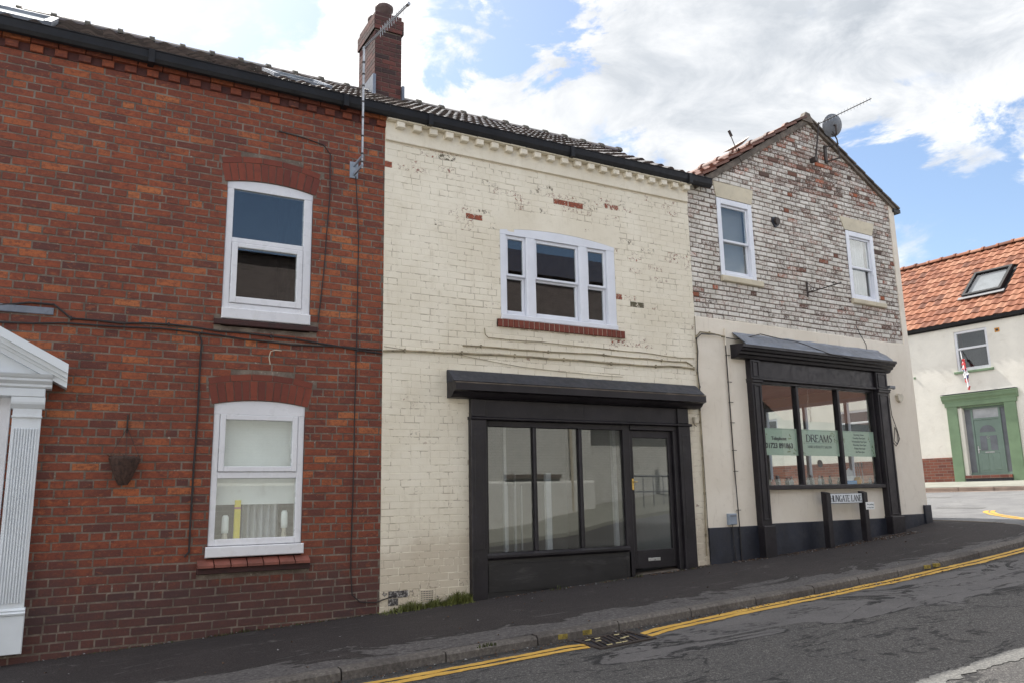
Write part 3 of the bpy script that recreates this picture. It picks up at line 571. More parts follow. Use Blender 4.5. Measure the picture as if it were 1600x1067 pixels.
# ================================================================ drain grate
g=thing('drain_grate','rectangular cast iron drain grate in the gutter, interrupting the double yellow lines','drain grate',(4.52,-2.46,rz(4.52,-2.46)))
gx0,gx1,gy0,gy1=4.22,4.84,-2.66,-2.24; zg=rz(4.5,-2.45)
mb=MB()
def gq(x,y,dz): return (x,y,rz(x,y)+dz)
mb.face([gq(gx0,gy0,.002),gq(gx1,gy0,.002),gq(gx1,gy1,.002),gq(gx0,gy1,.002)],0); mb.build('pit','ink',g)
mb=MB()
for a,b,c,d in ((gx0,gx1,gy0,gy0+.045),(gx0,gx1,gy1-.045,gy1),(gx0,gx0+.045,gy0+.045,gy1-.045),(gx1-.045,gx1,gy0+.045,gy1-.045)):
    mb.raw([gq(a,c,-.02),gq(b,c,-.02),gq(b,d,-.02),gq(a,d,-.02),gq(a,c,.012),gq(b,c,.012),gq(b,d,.012),gq(a,d,.012)],[(0,1,5,4),(1,2,6,5),(2,3,7,6),(3,0,4,7),(4,5,6,7)],0)
mb.build('rim','iron',g)
for i in range(9):
    mb=MB(); xa=gx0+.06+i*.056; sk=.07
    mb.raw([gq(xa,gy0+.05,.004),gq(xa+.024,gy0+.05,.004),gq(xa+.024+sk,gy1-.05,.004),gq(xa+sk,gy1-.05,.004),gq(xa,gy0+.05,.012),gq(xa+.024,gy0+.05,.012),gq(xa+.024+sk,gy1-.05,.012),gq(xa+sk,gy1-.05,.012)],[(0,1,5,4),(1,2,6,5),(2,3,7,6),(3,0,4,7),(4,5,6,7)],0)
    if xa+sk<gx1-.07: mb.build('bar','iron',g)
m=MB(); rn=random.Random(21)
for i in range(9):
    x,y=rn.uniform(gx0+.08,gx1-.1),rn.choice((gy0+.07,gy1-.08,rn.uniform(gy0+.1,gy1-.1))); m.raw([gq(x-.03,y-.008,.0125),gq(x+.03,y-.012,.0125),gq(x+.036,y+.008,.016),gq(x-.02,y+.014,.014)],[(0,1,2,3)],0)
o=m.build('dead_leaves','yelw2'); tag(o,'pale dead leaves caught in the bars of the drain grate','leaves',None,'stuff')
# far pavement and kerb in front of the cottage
FHi=FH.M
def fpz(a,y): return 1.62+(y+1.6)*.106
mb=MB()
for i in range(-20,14): 
    for (y0,y1) in ((-1.46,-.8),(-.8,.1)):
        mb.face([(i,y0,fpz(i,y0)),(i+1,y0,fpz(i,y0)),(i+1,y1,fpz(i,y1)),(i,y1,fpz(i,y1))],0)
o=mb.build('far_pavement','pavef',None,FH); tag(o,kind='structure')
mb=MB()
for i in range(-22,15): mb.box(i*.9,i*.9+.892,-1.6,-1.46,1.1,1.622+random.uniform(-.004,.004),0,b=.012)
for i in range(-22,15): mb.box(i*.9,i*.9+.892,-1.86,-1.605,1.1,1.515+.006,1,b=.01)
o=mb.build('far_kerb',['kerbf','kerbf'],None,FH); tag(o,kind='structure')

# ================================================================ RED BRICK HOUSE
X0,XM,XR=-4.2,3.175,7.97
red=thing('terraced_house','dark red brick terraced house with white plastic windows and white classical door surround','house',(0,0,.25))
A1=(1.38,2.32,3.50,5.03,.055); A2=(1.36,2.30,1.06,2.60,.05)
def archhole(a,b,c,zs,rise,hh,ext=.03):
    m=(a+b)/2; h=(b-a)/2; Rr=(h*h+rise*rise)/(2*rise); cz=zs+rise-Rr; an=math.asin(h/Rr)+ext/Rr; Ro=Rr+hh
    def f(z):
        if z<c: return None
        if z<zs-.02: return (a,b)
        if z-cz>=Ro: return None
        q=min(math.sqrt(Ro*Ro-(z-cz)**2),(z-cz)*math.tan(an)+.006); return (m-q,m+q)
    return f
DH=(-1.95,-.42)
holes=[archhole(A1[0],A1[1],3.42,A1[3],A1[4],.30),archhole(A2[0],A2[1],.92,A2[3],A2[4],.30),lambda z:(DH[0],DH[1]) if z<2.62 else None,
       lambda z:(A1[0]-.07,A1[1]+.08) if 3.40<z<3.50 else None, lambda z:(A2[0]-.09,A2[1]+.09) if .90<z<1.04 else None]
def rfred(x,z,rn):
    r=rn.random()
    if z>4.2: r=r*.9+.06
    if z>2.5 and rn.random()<.16: r=.85+.15*rn.random()
    if z<1.6: r*=.75
    if .1<r<.9: r=.47+(r-.5)*.72
    return min(1,max(0,r))
mb=MB(); brickwall(mb,X0,XM,-.02,6.24,holes,seed=11,hdr=6,rf=rfred,J=.0145,dep=.0045,bev=.002,jit=.0012)
sheet(mb,X0,XM,-.3,6.26,[(A1[0],A1[1],A1[2]-.08,A1[3]+A1[4]+.0),(A2[0],A2[1],A2[2]-.1,A2[3]+A2[4]),(DH[0],DH[1],-.3,2.62)],.0035,1)
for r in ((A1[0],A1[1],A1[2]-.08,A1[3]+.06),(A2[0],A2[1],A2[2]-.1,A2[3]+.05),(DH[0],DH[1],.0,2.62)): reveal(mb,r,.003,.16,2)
mb.build('wall',['red','mort','dbrick'],red)
mb=MB()
rn=random.Random(5); x=X0
while x<XM-.02:
    e=min(x+.234,XM); mb.box(x,e,-.055+rn.uniform(-.002,.002),.0,6.125,6.2,0,rfred(x,6,rn),b=.004); x+=.243
x=X0+.02
while x<XM-.1: mb.box(x,x+.112,-.034+rn.uniform(-.004,.004),.0,6.045,6.118,0,rn.random()*.9,b=.004); x+=.213
mb.box(X0,XM,-.008,.002,6.04,6.245,1)
mb.build('cornice',['red','dbrick'],red)
for A in (A1,A2):
    mb=MB(); arch_ring(mb,A[0],A[1],A[3],A[4],.205,13,-.003,0,seed=int(A[2]*10)); arch_ring(mb,A[0]-.005,A[1]+.005,A[3]+.211,A[4],.07,5,-.003,0,seed=9,ext=.06)
    mb.build('window_arch',['arch','mort'],red)
# upper window
wd=MB(); a,b,c,d,rs=A1; y=.015
poly=[(a,c+.12),(b,c+.12),(b,d)]+[(b-(b-a)*i/10,archz(b-(b-a)*i/10,a,b,d,rs)) for i in range(1,10)]+[(a,d)]
def fillhead(mb,a,b,zr,d,rs,y0,y1,mat=0):
    pts=[(a,zr),(b,zr)]+[(b-(b-a)*i/12,archz(b-(b-a)*i/12,a,b,d,rs)) for i in range(13)]; mb.prism(pts,y0,y1,mat)
fillhead(wd,a,b,4.965,d,rs-.003,y,y+.07); wd.box(a,a+.075,y,y+.07,c+.12,4.965,b=.006); wd.box(b-.095,b,y,y+.07,c+.12,4.965,b=.006); wd.box(a+.075,b-.095,y,y+.07,4.355,4.41,b=.006); wd.box(a+.075,b-.095,y,y+.07,c+.12,3.68,b=.006)
win=wd.build('window','upvc',red); BASE[win.name]=BASE[red.name]
wd=MB(); frame4(wd,a+.078,b-.098,3.683,4.352,.062,y-.012,y+.05,tb=.07,tt=.05); wd.build('opening_sash','upvc',win)
wd=MB(); wd.box(a-.0,b+.0,-.03,.08,c,c+.118,b=.008); wd.build('window_cill','upvc',win)
pane(1.455,2.225,4.41,4.965,y+.02,win); pane(1.52,2.16,3.75,4.305,y+.012,win)
mb=MB(); mb.box(A1[0]-.07,A1[1]+.08,-.045,.02,3.43,3.488,0,.2,b=.006); mb.build('brick_sill','dbrick',red)
# lower window
wd=MB(); a,b,c,d,rs=A2; y=.015
fillhead(wd,a,b,2.50,d,rs-.003,y,y+.07); wd.box(a,a+.065,y,y+.07,c+.11,2.50,b=.006); wd.box(b-.07,b,y,y+.07,c+.11,2.50,b=.006); wd.box(a+.065,b-.07,y,y+.07,1.84,1.905,b=.006); wd.box(a+.065,b-.07,y,y+.07,c+.11,1.235,b=.006)
win=wd.build('window','upvc',red)
wd=MB(); frame4(wd,a+.068,b-.073,1.908,2.497,.055,y-.012,y+.05); wd.build('opening_sash','upvc',win)
wd=MB(); wd.box(a-.02,b+.02,-.035,.08,c,c+.105,b=.008); wd.build('window_cill','upvc',win)
pane(1.48,2.175,1.955,2.45,y+.012,win); pane(1.42,2.235,1.23,1.845,y+.02,win)
mb=MB(); mb.box(a+.02,b-.02,.13,.136,1.575,2.6); mb.build('roller_blind','blind',win)
mb=MB(); rn=random.Random(2); x=A2[0]-.09
while x<A2[1]+.08:
    e=min(x+.155,A2[1]+.09); mb.raw([(x,-.075,.99),(e-.006,-.075,.99),(e-.006,.01,1.045),(x,.01,1.045),(x,-.075,.965),(e-.006,-.075,.965),(e-.006,.01,.965),(x,.01,.965)],[(0,1,2,3),(4,5,1,0),(5,6,2,1),(7,4,0,3)],0,rn.random()); x+=.16
mb.box(A2[0]-.09,A2[1]+.09,-.045,.005,.905,.963,1,.2,b=.005)
mb.build('tiled_sill',['terra','dbrick'],red)
m=room(red,1.2,2.5,.17,2.5,3.25,5.9); m.build('dark_room_box',['dark','dark'],red)  # near-black box added behind the upper window to block stray light
# door surround and door
pc=-1.185
mb=MB()
for s in (-1,1):
    x0,x1=sorted((pc+s*.78,pc+s*1.0)); x0+=0
    mb.box(x0,x1,-.10,.0,.72,2.40,0,b=.006)
    for k in range(8): mb.box(x0+.022+k*.0228,x0+.034+k*.0228,-.107,-.0995,.80,2.36,0)
pil=None
def pilaster(s):
    x0,x1=sorted((pc+s*.785,pc+s*1.015)); m=MB(); m.box(x0,x1,-.09,.0,.70,2.42,0,b=.004); n=9; wd_=(x1-x0-.03)/n
    for k in range(n): m.box(x0+.015+k*wd_,x0+.015+k*wd_+wd_*.55,-.103,-.089,.76,2.30,0,b=.003)
    m.box(x0-.012,x1+.012,-.115,0,.33,.66,0,b=.006); m.profx([(0,.66),(-.125,.66),(-.13,.675),(-.11,.69),(-.118,.70),(-.10,.715),(0,.715)],x0-.012,x1+.012)
    m.box(x0-.006,x1+.006,-.105,0,2.40,2.415,0); m.profx([(0,2.48),(-.10,2.48),(-.13,2.52),(-.135,2.54),(-.135,2.585),(0,2.585)],x0-.02,x1+.02); m.box(x0,x1,-.098,0,2.415,2.48,0)
    return m
sur=MB(); xe=pc+1.03; xw=pc-1.03
sur.box(xw,xe,-.14,.0,2.587,2.665,0,b=.005)
sur.profx([(0,2.665),(-.14,2.665),(-.155,2.68),(-.155,2.70),(-.185,2.73),(-.185,2.75),(-.20,2.765),(-.215,2.79),(0,2.79)],xw-.05,xe+.05)
# raking cornice: right and left
for s in (-1,1):
    xo=pc+s*1.20; xi=pc; zo=2.80; zi=3.455
    for (dz0,dz1,yy) in ((.0,.085,-.27),(-.045,.0,-.235),(-.075,-.045,-.205),(-.125,-.075,-.185)):
        poly=[(xo,zo+dz0),(xo,zo+dz1),(xi,zi+dz1),(xi,zi+dz0)]
        if s>0: poly=poly[::-1]
        sur.prism(poly,yy,0.0,0)
sur.prism([(xw-.02,2.79),(xe+.02,2.79),(pc,3.40)],-.12,0,0)
ds=sur.build('door_surround','pill',red)
for s in (-1,1): pilaster(s).build('pilaster','pill',ds)
mb=MB(); frame4(mb,DH[0]+.0,DH[1],.1,2.60,.09,-.01,.10,0,tt=.12); mb.prism([(DH[0]+.09,2.48),(DH[0]+.09,2.2)]+[(pc-.675+1.35*i/14,2.25+.22*math.sin(math.pi*i/14)) for i in range(15)]+[(DH[1]-.09,2.2),(DH[1]-.09,2.48)],.0,.08,0)
mb.build('door_frame','upvc',red)
mb=MB(); mb.box(DH[0]+.09,DH[1]-.09,.09,.13,.1,2.48,0,b=.004)
for i in (0,1):
    for j,(z0,z1) in enumerate(((.35,.95),(1.15,2.15))): mb.box(pc-.55+i*.6,pc-.05+i*.6,.075,.092,z0,z1,0,b=.012)
dr=mb.build('front_door','upvc',red); mb=MB(); mb.tube([(pc+.5,.07,1.15),(pc+.5,.04,1.15),(pc+.40,.04,1.15)],.01); mb.build('handle','steel',dr)
m=MB(); m.box(-1.6,-.15,-.02,.0,3.385,3.455,0,b=.006); m.build('stone_band','lead',red)
# roof: shared shape
RY,RZ,EY,EZv=3.0,8.10,-.13,6.23
def roofbox(a,b,parent,d=6.2,mat='dark'):
    m=MB(); m.face([(a,6.0,-.2),(b,6.0,-.2),(b,6.0,6.2),(a,6.0,6.2)]); m.face([(a,RY,RZ-.03),(b,RY,RZ-.03),(b,6.1,6.2),(a,6.1,6.2)]); m.face([(a,-.02,6.24),(b,-.02,6.24),(b,RY,RZ-.03),(a,RY,RZ-.03)])
    m.face([(a,.17,3.2),(b,.17,3.2),(b,6,3.2),(a,6,3.2)]); 
    return m
m=roofbox(X0,XM,red); m.face([(X0,.02,-.3),(X0,6,-.3),(X0,6,6.2),(X0,3,8.05),(X0,.02,6.24)]); m.face([(XM,.02,-.3),(XM,.02,6.24),(XM,3,8.05),(XM,6,6.2),(XM,6,-.3)]); m.build('rear_walls',M['bt_brown'],red)
mb=MB(); SKY1=(-1.28,-.42,.55,2.55); SKY2=(1.98,2.72,1.0,2.0)
pantiles(mb,X0,XM,EY,EZv,RY,RZ,seed=3,holes=(SKY1,SKY2),step=.034,amp=.04); ridge(mb,X0,XM,RY,RZ+.02,.10,.43,seed=2,mm=1); rf=mb.build('roof',['tiled','collar'],red); BASE[rf.name]=BASE[red.name]
for S in (SKY1,SKY2):
    m=MB(); L=math.hypot(RY-EY,RZ-EZv); dy,dz=(RY-EY)/L,(RZ-EZv)/L
    def rp(x,s,h): return (x,EY+dy*s-dz*h,EZv+dz*s+dy*h)
    def rbox(m,xa,xb,sa,sb,h0,h1,mat=0): m.raw([rp(xa,sa,h0),rp(xb,sa,h0),rp(xb,sb,h0),rp(xa,sb,h0),rp(xa,sa,h1),rp(xb,sa,h1),rp(xb,sb,h1),rp(xa,sb,h1)],[(0,1,5,4),(1,2,6,5),(2,3,7,6),(3,0,4,7),(4,5,6,7)],mat)
    a,b,s0,s1=S; s0+=.05; s1-=.05
    rbox(m,a,b,s0-.12,s0,.0,.045,1); rbox(m,a,a+.07,s0,s1,0,.085); rbox(m,b-.07,b,s0,s1,0,.085); rbox(m,a+.07,b-.07,s1-.07,s1,0,.085); rbox(m,a+.07,b-.07,s0,s0+.06,0,.075)
    rw=m.build('roof_window',['lead','alu'],red); m=MB(); rbox(m,a+.07,b-.07,s0+.06,s1-.07,.05,.062); m.build('pane','glass',rw)
    m=MB(); rbox(m,a+.07,b-.07,s0+.06,s1-.07,-.02,.0); m.build('blind','blind',rw)
def gutter(parent,a,b,capR=False):
    m=MB(); m.profx([(-.0,6.195),(-.03,6.21),(-.03,6.205),(-.055,6.20),(-.055,6.20),(-.055,6.27),(0,6.27)],a,b); 
    m.profx([(-.058,6.26),(-.066,6.20),(-.085,6.155),(-.115,6.137),(-.145,6.148),(-.165,6.185),(-.172,6.262),(-.180,6.27),(-.180,6.276),(-.166,6.276),(-.158,6.19),(-.115,6.152),(-.075,6.19),(-.066,6.26)],a,b)
    x=a+.5
    while x<b: m.box(x,x+.06,-.184,-.057,6.13,6.278,0); x+=2.1
    return m.build('gutter','gut',parent,smooth=False)
gutter(red,X0,XM)
# chimney on the ridge at the party wall
mb=MB(); rn=random.Random(8); ch=(3.98,4.43,2.72,3.52)
def chim(mb,a,b,c,d,z0,z1,sd):
    k=0; z=z0; r=random.Random(sd)
    while z<z1-.02:
        for (p,q,ax) in ((a,b,0),(c,d,1)):
            t=p-(k%2)*.12
            while t<q:
                s,e=max(t,p),min(t+.235,q)
                if e-s>.03:
                    rr=r.random()*.75; zz=min(z+.072,z1)
                    if ax==0: mb.box(s,e,c-.004,c+.02,z,zz,0,rr,b=.004); mb.box(s,e,d-.02,d+.004,z,zz,0,rr)
                    else: mb.box(a-.004,a+.02,s,e,z,zz,0,rr); mb.box(b-.02,b+.004,s,e,z,zz,0,rr)
                t+=.243
        z+=.081;k+=1
    mb.box(a+.003,b-.003,c+.003,d-.003,z0,z1,1)
chim(mb,*ch,7.5,9.13,1); chim(mb,ch[0]-.025,ch[1]+.03,ch[2]-.025,ch[3]+.03,9.135,9.38,2); chim(mb,ch[0]-.0,ch[1]+.0,ch[2]-.0,ch[3]+.0,9.385,9.46,3)
# ================================================================ CREAM HOUSE
cre=thing('terraced_house','flaking cream painted brick house with black empty shopfront, between red house and corner building','house',(5.4,0,.45))
chm=mb.build('chimney',['dbrick','mortf'],cre)
for cyp in (2.93,3.30):
    mb=MB(); mb.lathe([(.0,.0),(.125,.0),(.12,.16),(.15,.19),(.155,.25),(.12,.28),(.11,.27),(0,.27)],(4.2,cyp,9.44),0,20); mb.build('chimney_pot','pot',chm,smooth=True)
mb=MB(); mb.box(3.93,4.48,2.68,2.73,7.75,7.97,0,b=.01); mb.box(4.43,4.47,2.66,3.3,7.9,8.2,0); mb.box(3.93,3.98,2.66,3.3,7.9,8.3,0); mb.build('flashing','lead',chm)
SH=(4.47,7.46); T=(4.745,6.56,3.80,4.985,.075)
FL=[(703,249,.9),(762,365,1.0),(903,315,.55),(921,312,1.0),(918,330,1.0),(940,334,1.05),(1010,339,.95),(983,343,.75),(881,322,.75),(972,313,.7),(970,462,1.0),(1000,474,1.0),(988,526,.8),(970,535,.9),(1053,335,.7),(1018,392,.7),(990,404,.8),(1078,415,.85),(725,380,.6),(1060,432,.75),(678,285,.7),(835,286,.6),(1033,427,.6),(920,318,.5),(1066,430,.8)]
FLC=[(5.66,5.62)]
PIX=[]
def unproj(px,py):
    d=rt*((px-800)/1255.3)-up*((py-533.5)/1255.3)+fw; t=8.7/d.y; return (d.x*t,EZ+d.z*t)
FLP=[(3.99,5.87,.9),(4.36,5.13,1.),(5.50,5.52,.55),(5.69,5.60,1.),(5.66,5.47,1.),(5.88,5.48,1.05),(6.61,5.58,.95),(6.34,5.50,.75),(5.27,5.42,.75),(6.20,5.65,.7),(6.66,4.29,1.),(7.0,4.24,1.),(6.84,3.70,.8),(6.62,3.63,.9),(7.42,5.75,.72),(7.0,5.03,.7),(6.74,4.88,.8),(7.82,5.02,.85),(4.09,5.0,.62),(7.68,4.87,.75),(3.81,5.60,.75),(4.83,5.57,.6),(7.12,4.70,.62),(3.21,5.55,1.05),(4.02,.52,.8),(3.98,.60,.75),(4.12,.53,.8),(3.35,.52,1.1)]
def expc(x,z,rn):
    near=0
    for fx,fz,e in FLP:
        if .10<=abs(x-fx)<.24 and abs(z-fz)<.09: near=1
        if abs(x-fx)<.10 and abs(z-fz)<.045: return e-.455
    return .40 if near else (.36 if rn.random()<.05 else .0)
mb=MB(); T_h=lambda z:(T[0],T[1]) if 3.69<z<T[3]+.075 and z<max(T[3],0)+.075 else None
def thole(z):
    if z<3.69 or z>T[3]+T[4]: return None
    if z<3.80: return (4.68,6.69)
    if z<T[3]: return (T[0],T[1])
    m=(T[0]+T[1])/2;h=(T[1]-T[0])/2;Rr=(h*h+T[4]**2)/(2*T[4]);cz=T[3]+T[4]-Rr; q=math.sqrt(max(0,Rr*Rr-(z-cz)**2)); return (m-q,m+q)
brickwall(mb,XM+.003,XR,.2,6.0,[thole,lambda z:(4.27,7.68) if z<2.95 else None,lambda z:(3.63,3.84) if .45<z<.61 else None],seed=21,hdr=5,jit=.0008,dep=.0035,bev=.0028,J=.006,expf=expc)
sheet(mb,XM+.001,XR,.0,6.24,[(T[0],T[1],3.75,T[3]+T[4]),(SH[0],SH[1],.3,2.52)],.0025,1)
# plain plaster above the flat arch and over the shop fascia
mb.prism([(T[0]-.04,T[3]+.0),(T[0]+.0,T[3]+.0)]+[(T[0]+(T[1]-T[0])*i/12,archz(T[0]+(T[1]-T[0])*i/12,T[0],T[1],T[3],T[4])) for i in range(13)]+[(T[1]+.04,T[3]),(T[1]+.12,T[3]+.23)]+[(T[1]+.10-(T[1]-T[0]+.2)*i/12,T[3]+.24+.07*math.sin(math.pi*i/12)) for i in range(13)]+[(T[0]-.12,T[3]+.23)],-.001,.02,2)
for r in ((T[0],T[1],3.75,T[3]+.07),): reveal(mb,r,.002,.16,2)
mb.build('wall',['cream','cjoint','creamtrim'],cre)
mb=MB(); rn=random.Random(15)
mb.box(XM,XR-.01,-.032,.004,5.885,6.125,0,b=.006); x=XM
while x<XR-.02:
    e=min(x+.238,XR); mb.box(x,e,-.118+rn.uniform(-.004,.002),.0,6.125,6.20+rn.uniform(-.003,.003),0,b=.008); x+=.241
x=XM+.12
while x<XR-.1: mb.box(x,x+.105,-.105+rn.uniform(-.006,.004),-.03,6.045+rn.uniform(-.003,.003),6.122,0,b=.009); x+=.2165
mb.build('cornice','creamtrim',cre)
m=roofbox(XM+.01,XR,cre); m.face([(XR,.02,-.3),(XR,.02,6.24),(XR,3,8.05),(XR,6,6.2),(XR,6,-.3)]); m.build('rear_walls','bt_brown',cre)
mb=MB(); pantiles(mb,XM,8.36,EY,EZv,RY,RZ,seed=4,step=.032,amp=.036,xl=lambda x,s: x<8.30+ s*.02); ridge(mb,XM,9.0,RY,RZ+.02,.10,.43,seed=3,mm=1)
m2=[]; rf=mb.build('roof',['tiled','collar'],cre)
gutter(cre,XM+.002,8.34)
# tripartite sash window
a,b,c,d,rs=T; wd=MB(); y=.0
wd.box(a,a+.09,y,y+.10,c+.07,4.93,b=.006); wd.box(b-.135,b,y,y+.10,c+.07,4.93,b=.006); wd.box(5.135,5.27,y-.004,y+.10,c+.07,4.93,b=.01); wd.box(5.965,6.095,y-.004,y+.10,c+.07,4.93,b=.01)
fillhead(wd,a,b,4.93,d,rs-.003,y,y+.10); wd.box(a-.0,b+.0,-.03,.10,c,c+.068,b=.008)
win=wd.build('window','wood',cre)
for (p,q) in ((a+.092,5.133),(5.272,5.963),(6.097,b-.137)):
    m=MB(); t=.035; frame4(m,p,q,4.385,4.928,t,.025,.06,tb=.03,tt=.045,bv=.004); m.build('upper_sash','wood',win); pane(p+t,q-t,4.41,4.89,.045,win)
    m=MB(); frame4(m,p+.001,q-.001,c+.072,4.388,t,.062,.095,tb=.065,tt=.03,bv=.004); m.build('lower_sash','wood',win); pane(p+t,q-t,3.93,4.365,.08,win)
mb=MB(); x=4.685; rn=random.Random(6)
while x<6.66: mb.box(x,x+.066,-.035+rn.uniform(-.003,.003),.01,3.70,3.797,0,.35+.4*rn.random(),b=.005); x+=.0765
mb.box(4.685,6.69,-.022,.008,3.703,3.794,1)
mb.build('brick_sill',['arch','cream'],cre)
m=room(cre,4.5,6.8,.17,3.0,3.25,5.9); m.build('dark_room_box',['dark','dark'],cre)  # same added dark box behind the three-part window, keeps stray light out
# air brick
mb=MB(); mb.box(3.645,3.825,-.006,.004,.465,.598,0,b=.003)
for i in range(8):
    for j in range(5): mb.box(3.66+i*.0192,3.67+i*.0192,-.0085,-.0062,.48+j*.0225,.4905+j*.0225,1)
mb.build('air_brick',['creamtrim','ink'],cre)
# shopfront
sf=MB()
sf.profx([(0,2.955),(-.205,2.955),(-.225,2.945),(-.25,2.93),(-.25,2.85),(-.19,2.835),(-.16,2.80),(-.12,2.775),(-.10,2.77),(0,2.77)],3.99,7.86)
sf.box(4.28,7.67,-.05,.0,2.555,2.77,0,b=.004); sf.box(4.28,4.47,-.075,-.048,2.56,2.768,0,b=.004); sf.box(7.48,7.67,-.075,-.048,2.56,2.768,0,b=.004)
sf.box(5.92,5.926,-.052,-.049,2.56,2.765,0)
sf.profx([(0,2.52),(-.09,2.52),(-.10,2.53),(-.10,2.545),(-.085,2.556),(0,2.556)],4.26,7.71)
sf=sf.build('shopfront','black',cre)
m=MB(); m.profx([(0,3.105),(-.03,3.11),(-.05,3.10),(-.215,2.962),(-.23,2.957),(0,2.957)],3.985,7.87); m.build('lead_flashing','navy',sf); m=MB(); m.box(3.99,7.862,-.2525,-.2,2.931,2.946,0); m.build('drip_edge','mortf',sf)
for (p,q,z0) in ((4.27,4.47,.38),(7.475,7.68,.60)):
    m=MB(); m.box(p,q,-.085,.0,z0,2.52,0,b=.006); m.box(p+.045,q-.045,-.089,-.084,1.0,2.40,0,b=.003); m.build('pilaster','black',sf)
m=MB(); frame4(m,4.472,6.60,.86,2.518,.05,-.028,.022,tt=.072,tb=.09,bv=.006)
for p in (5.16,5.845): m.box(p,p+.045,-.03,.022,.95,2.446,0,b=.008)
m.box(6.565,6.66,-.03,.02,.55,2.518,0,b=.006); m.profx([(.02,.95),(-.05,.95),(-.085,.925),(-.085,.90),(-.06,.875),(.02,.87)],4.472,6.55)
sw=m.build('shop_window','black',cre)
for p,q in ((4.52,5.162),(5.203,5.847),(5.888,6.552)): pane(p,q,.948,2.448,.012,sw)
m=MB(); m.box(4.472,6.60,-.03,.03,.40,.872,0,b=.004); m.box(4.50,6.54,-.036,-.029,.50,.82,0,b=.004); m.build('stall_riser','board',cre)
m=MB(); m.box(6.662,7.475,-.045,.08,2.455,2.518,0,b=.004); m.box(7.40,7.475,-.045,.10,.60,2.455,0,b=.006); m.build('door_frame','black',cre)
m=MB(); frame4(m,6.665,7.398,.645,2.452,.062,.0,.05,tt=.10,tb=.235,bv=.006); 
dr=m.build('shop_door','black',cre); pane(6.727,7.336,.88,2.352,.02,dr)
m=MB(); m.box(6.685,6.715,-.008,.002,1.66,1.81,0,b=.003); m.tube([(6.70,-.01,1.765),(6.70,-.04,1.765),(6.745,-.04,1.765)],.007); m.build('handle','brass',dr)
m=MB(); m.box(6.90,7.10,-.006,.002,.735,.775,0,b=.003); m.build('letterbox','steel',dr)
m=MB(); m.box(4.28,7.68,-.10,.12,.3,.42,0); m.raw([(4.28,-.11,.38),(7.68,-.11,.60),(7.68,.1,.645),(4.28,.1,.425),(4.28,-.11,.2),(7.68,-.11,.2)],[(0,1,2,3),(4,5,1,0)],0); m.build('threshold','mortf',cre)
# empty shop interior
m=room(cre,4.35,7.6,.11,3.0,.5,2.75); m.box(5.02,5.06,.5,.54,.5,2.6,2,b=.004); m.box(5.62,5.70,.45,.5,.5,1.9,2,b=.004); m.box(5.40,5.42,.9,.94,.5,1.9,2)
for i in range(3): m.box(5.28+i*.11,5.295+i*.11,.9,.93,.9,1.75,2)
m.box(6.98,7.04,.8,.86,.5,2.6,2,b=.004); m.build('shop_interior',['plaster','floor','cloth'],cre)

# ================================================================ CORNER BUILDING
cor=thing('corner_building','gabled corner building of worn whitewashed brick above cream render, with beauty salon shopfront','building',(2.6,0,.8),FC)
W1=(.60,1.37,4.84,6.09); W2=(3.72,4.48,4.83,6.06); AP=(2.92,7.93)
def gl(z): # left limit under the verge
    return -.02 if z<6.12 else -.02+(z-6.12)*(AP[0]+.02)/(AP[1]-6.12)
def gr(z): return 5.19 if z<6.72 else 5.19-(z-6.72)*(5.19-AP[0])/(AP[1]-6.72)
def rh(r,ex=0): return lambda z:(r[0]-ex,r[1]+ex) if r[2]<z<r[3] else None
def lint(x0t,x1t,zt,x0b,x1b,zb):
    def f(z):
        if zb<z<zt: q=(z-zb)/(zt-zb); return (x0b+(x0t-x0b)*q,x1b+(x1t-x1b)*q)
    return f
L1=(.55,1.44,6.35,.60,1.38,6.10); L2=(3.60,4.56,6.30,3.70,4.47,6.07)
def expw(x,z,rn):
    # wear: bare brick round the aerial brackets and the top of the gable
    d1=math.hypot((x-2.9)/1.3,(z-6.7)/.9); d2=math.hypot((x-3.3)/.5,(z-7.0)/.9); d3=math.hypot((x-4.6)/.9,(z-5.6)/1.6)
    e=.365+.03*max(0,1-d1)+.06*max(0,1-d2)+.05*max(0,1-d3)+rn.uniform(-.08,.08)
    if z>6.6: e+=.05
    if x<1.9 and z<6.4: e-=.03
    if rn.random()<.03: e+=.2
    return e
mb=MB(); brickwall(mb,gl,gr,4.14,7.95,[rh(W1),rh(W2),lint(*L1),lint(*L2),lambda z:(1.84,2.0) if 5.88<z<5.96 else None,lambda z:(.58,1.50) if 4.75<z<4.85 else None,lambda z:(3.70,4.65) if 4.74<z<4.84 else None],H=.0765,L=.236,J=.012,seed=31,hdr=4,jit=.0035,dep=.016,bev=.006,expf=expw)
pts=[(-.02,4.12),(5.19,4.12)]
# mortar ground, cut round the windows
sheet(mb,-.02,5.19,4.12,6.13,[W1,W2],.011,1)
mb.face([(-.02,.011,6.13),(5.19,.011,6.13),(5.19,.011,6.72),(AP[0],.011,AP[1]),(-.02,.011,6.13)][:4],1)
for W in (W1,W2): reveal(mb,W,.0,.18,1)
mb.build('wall',['white','bmort'],cor)
# lower rendered wall with salon opening
SO=(1.12,4.12,1.64,3.34)
mb=MB(); sheet(mb,-.02,5.21,.3,4.13,[SO],-.016,0); mb.face([(-.02,-.016,4.13),(5.21,-.016,4.13),(5.21,.012,4.15),(-.02,.012,4.15)],0)
reveal(mb,SO,-.016,.2,0); mb.build('rendered_wall','render',cor)
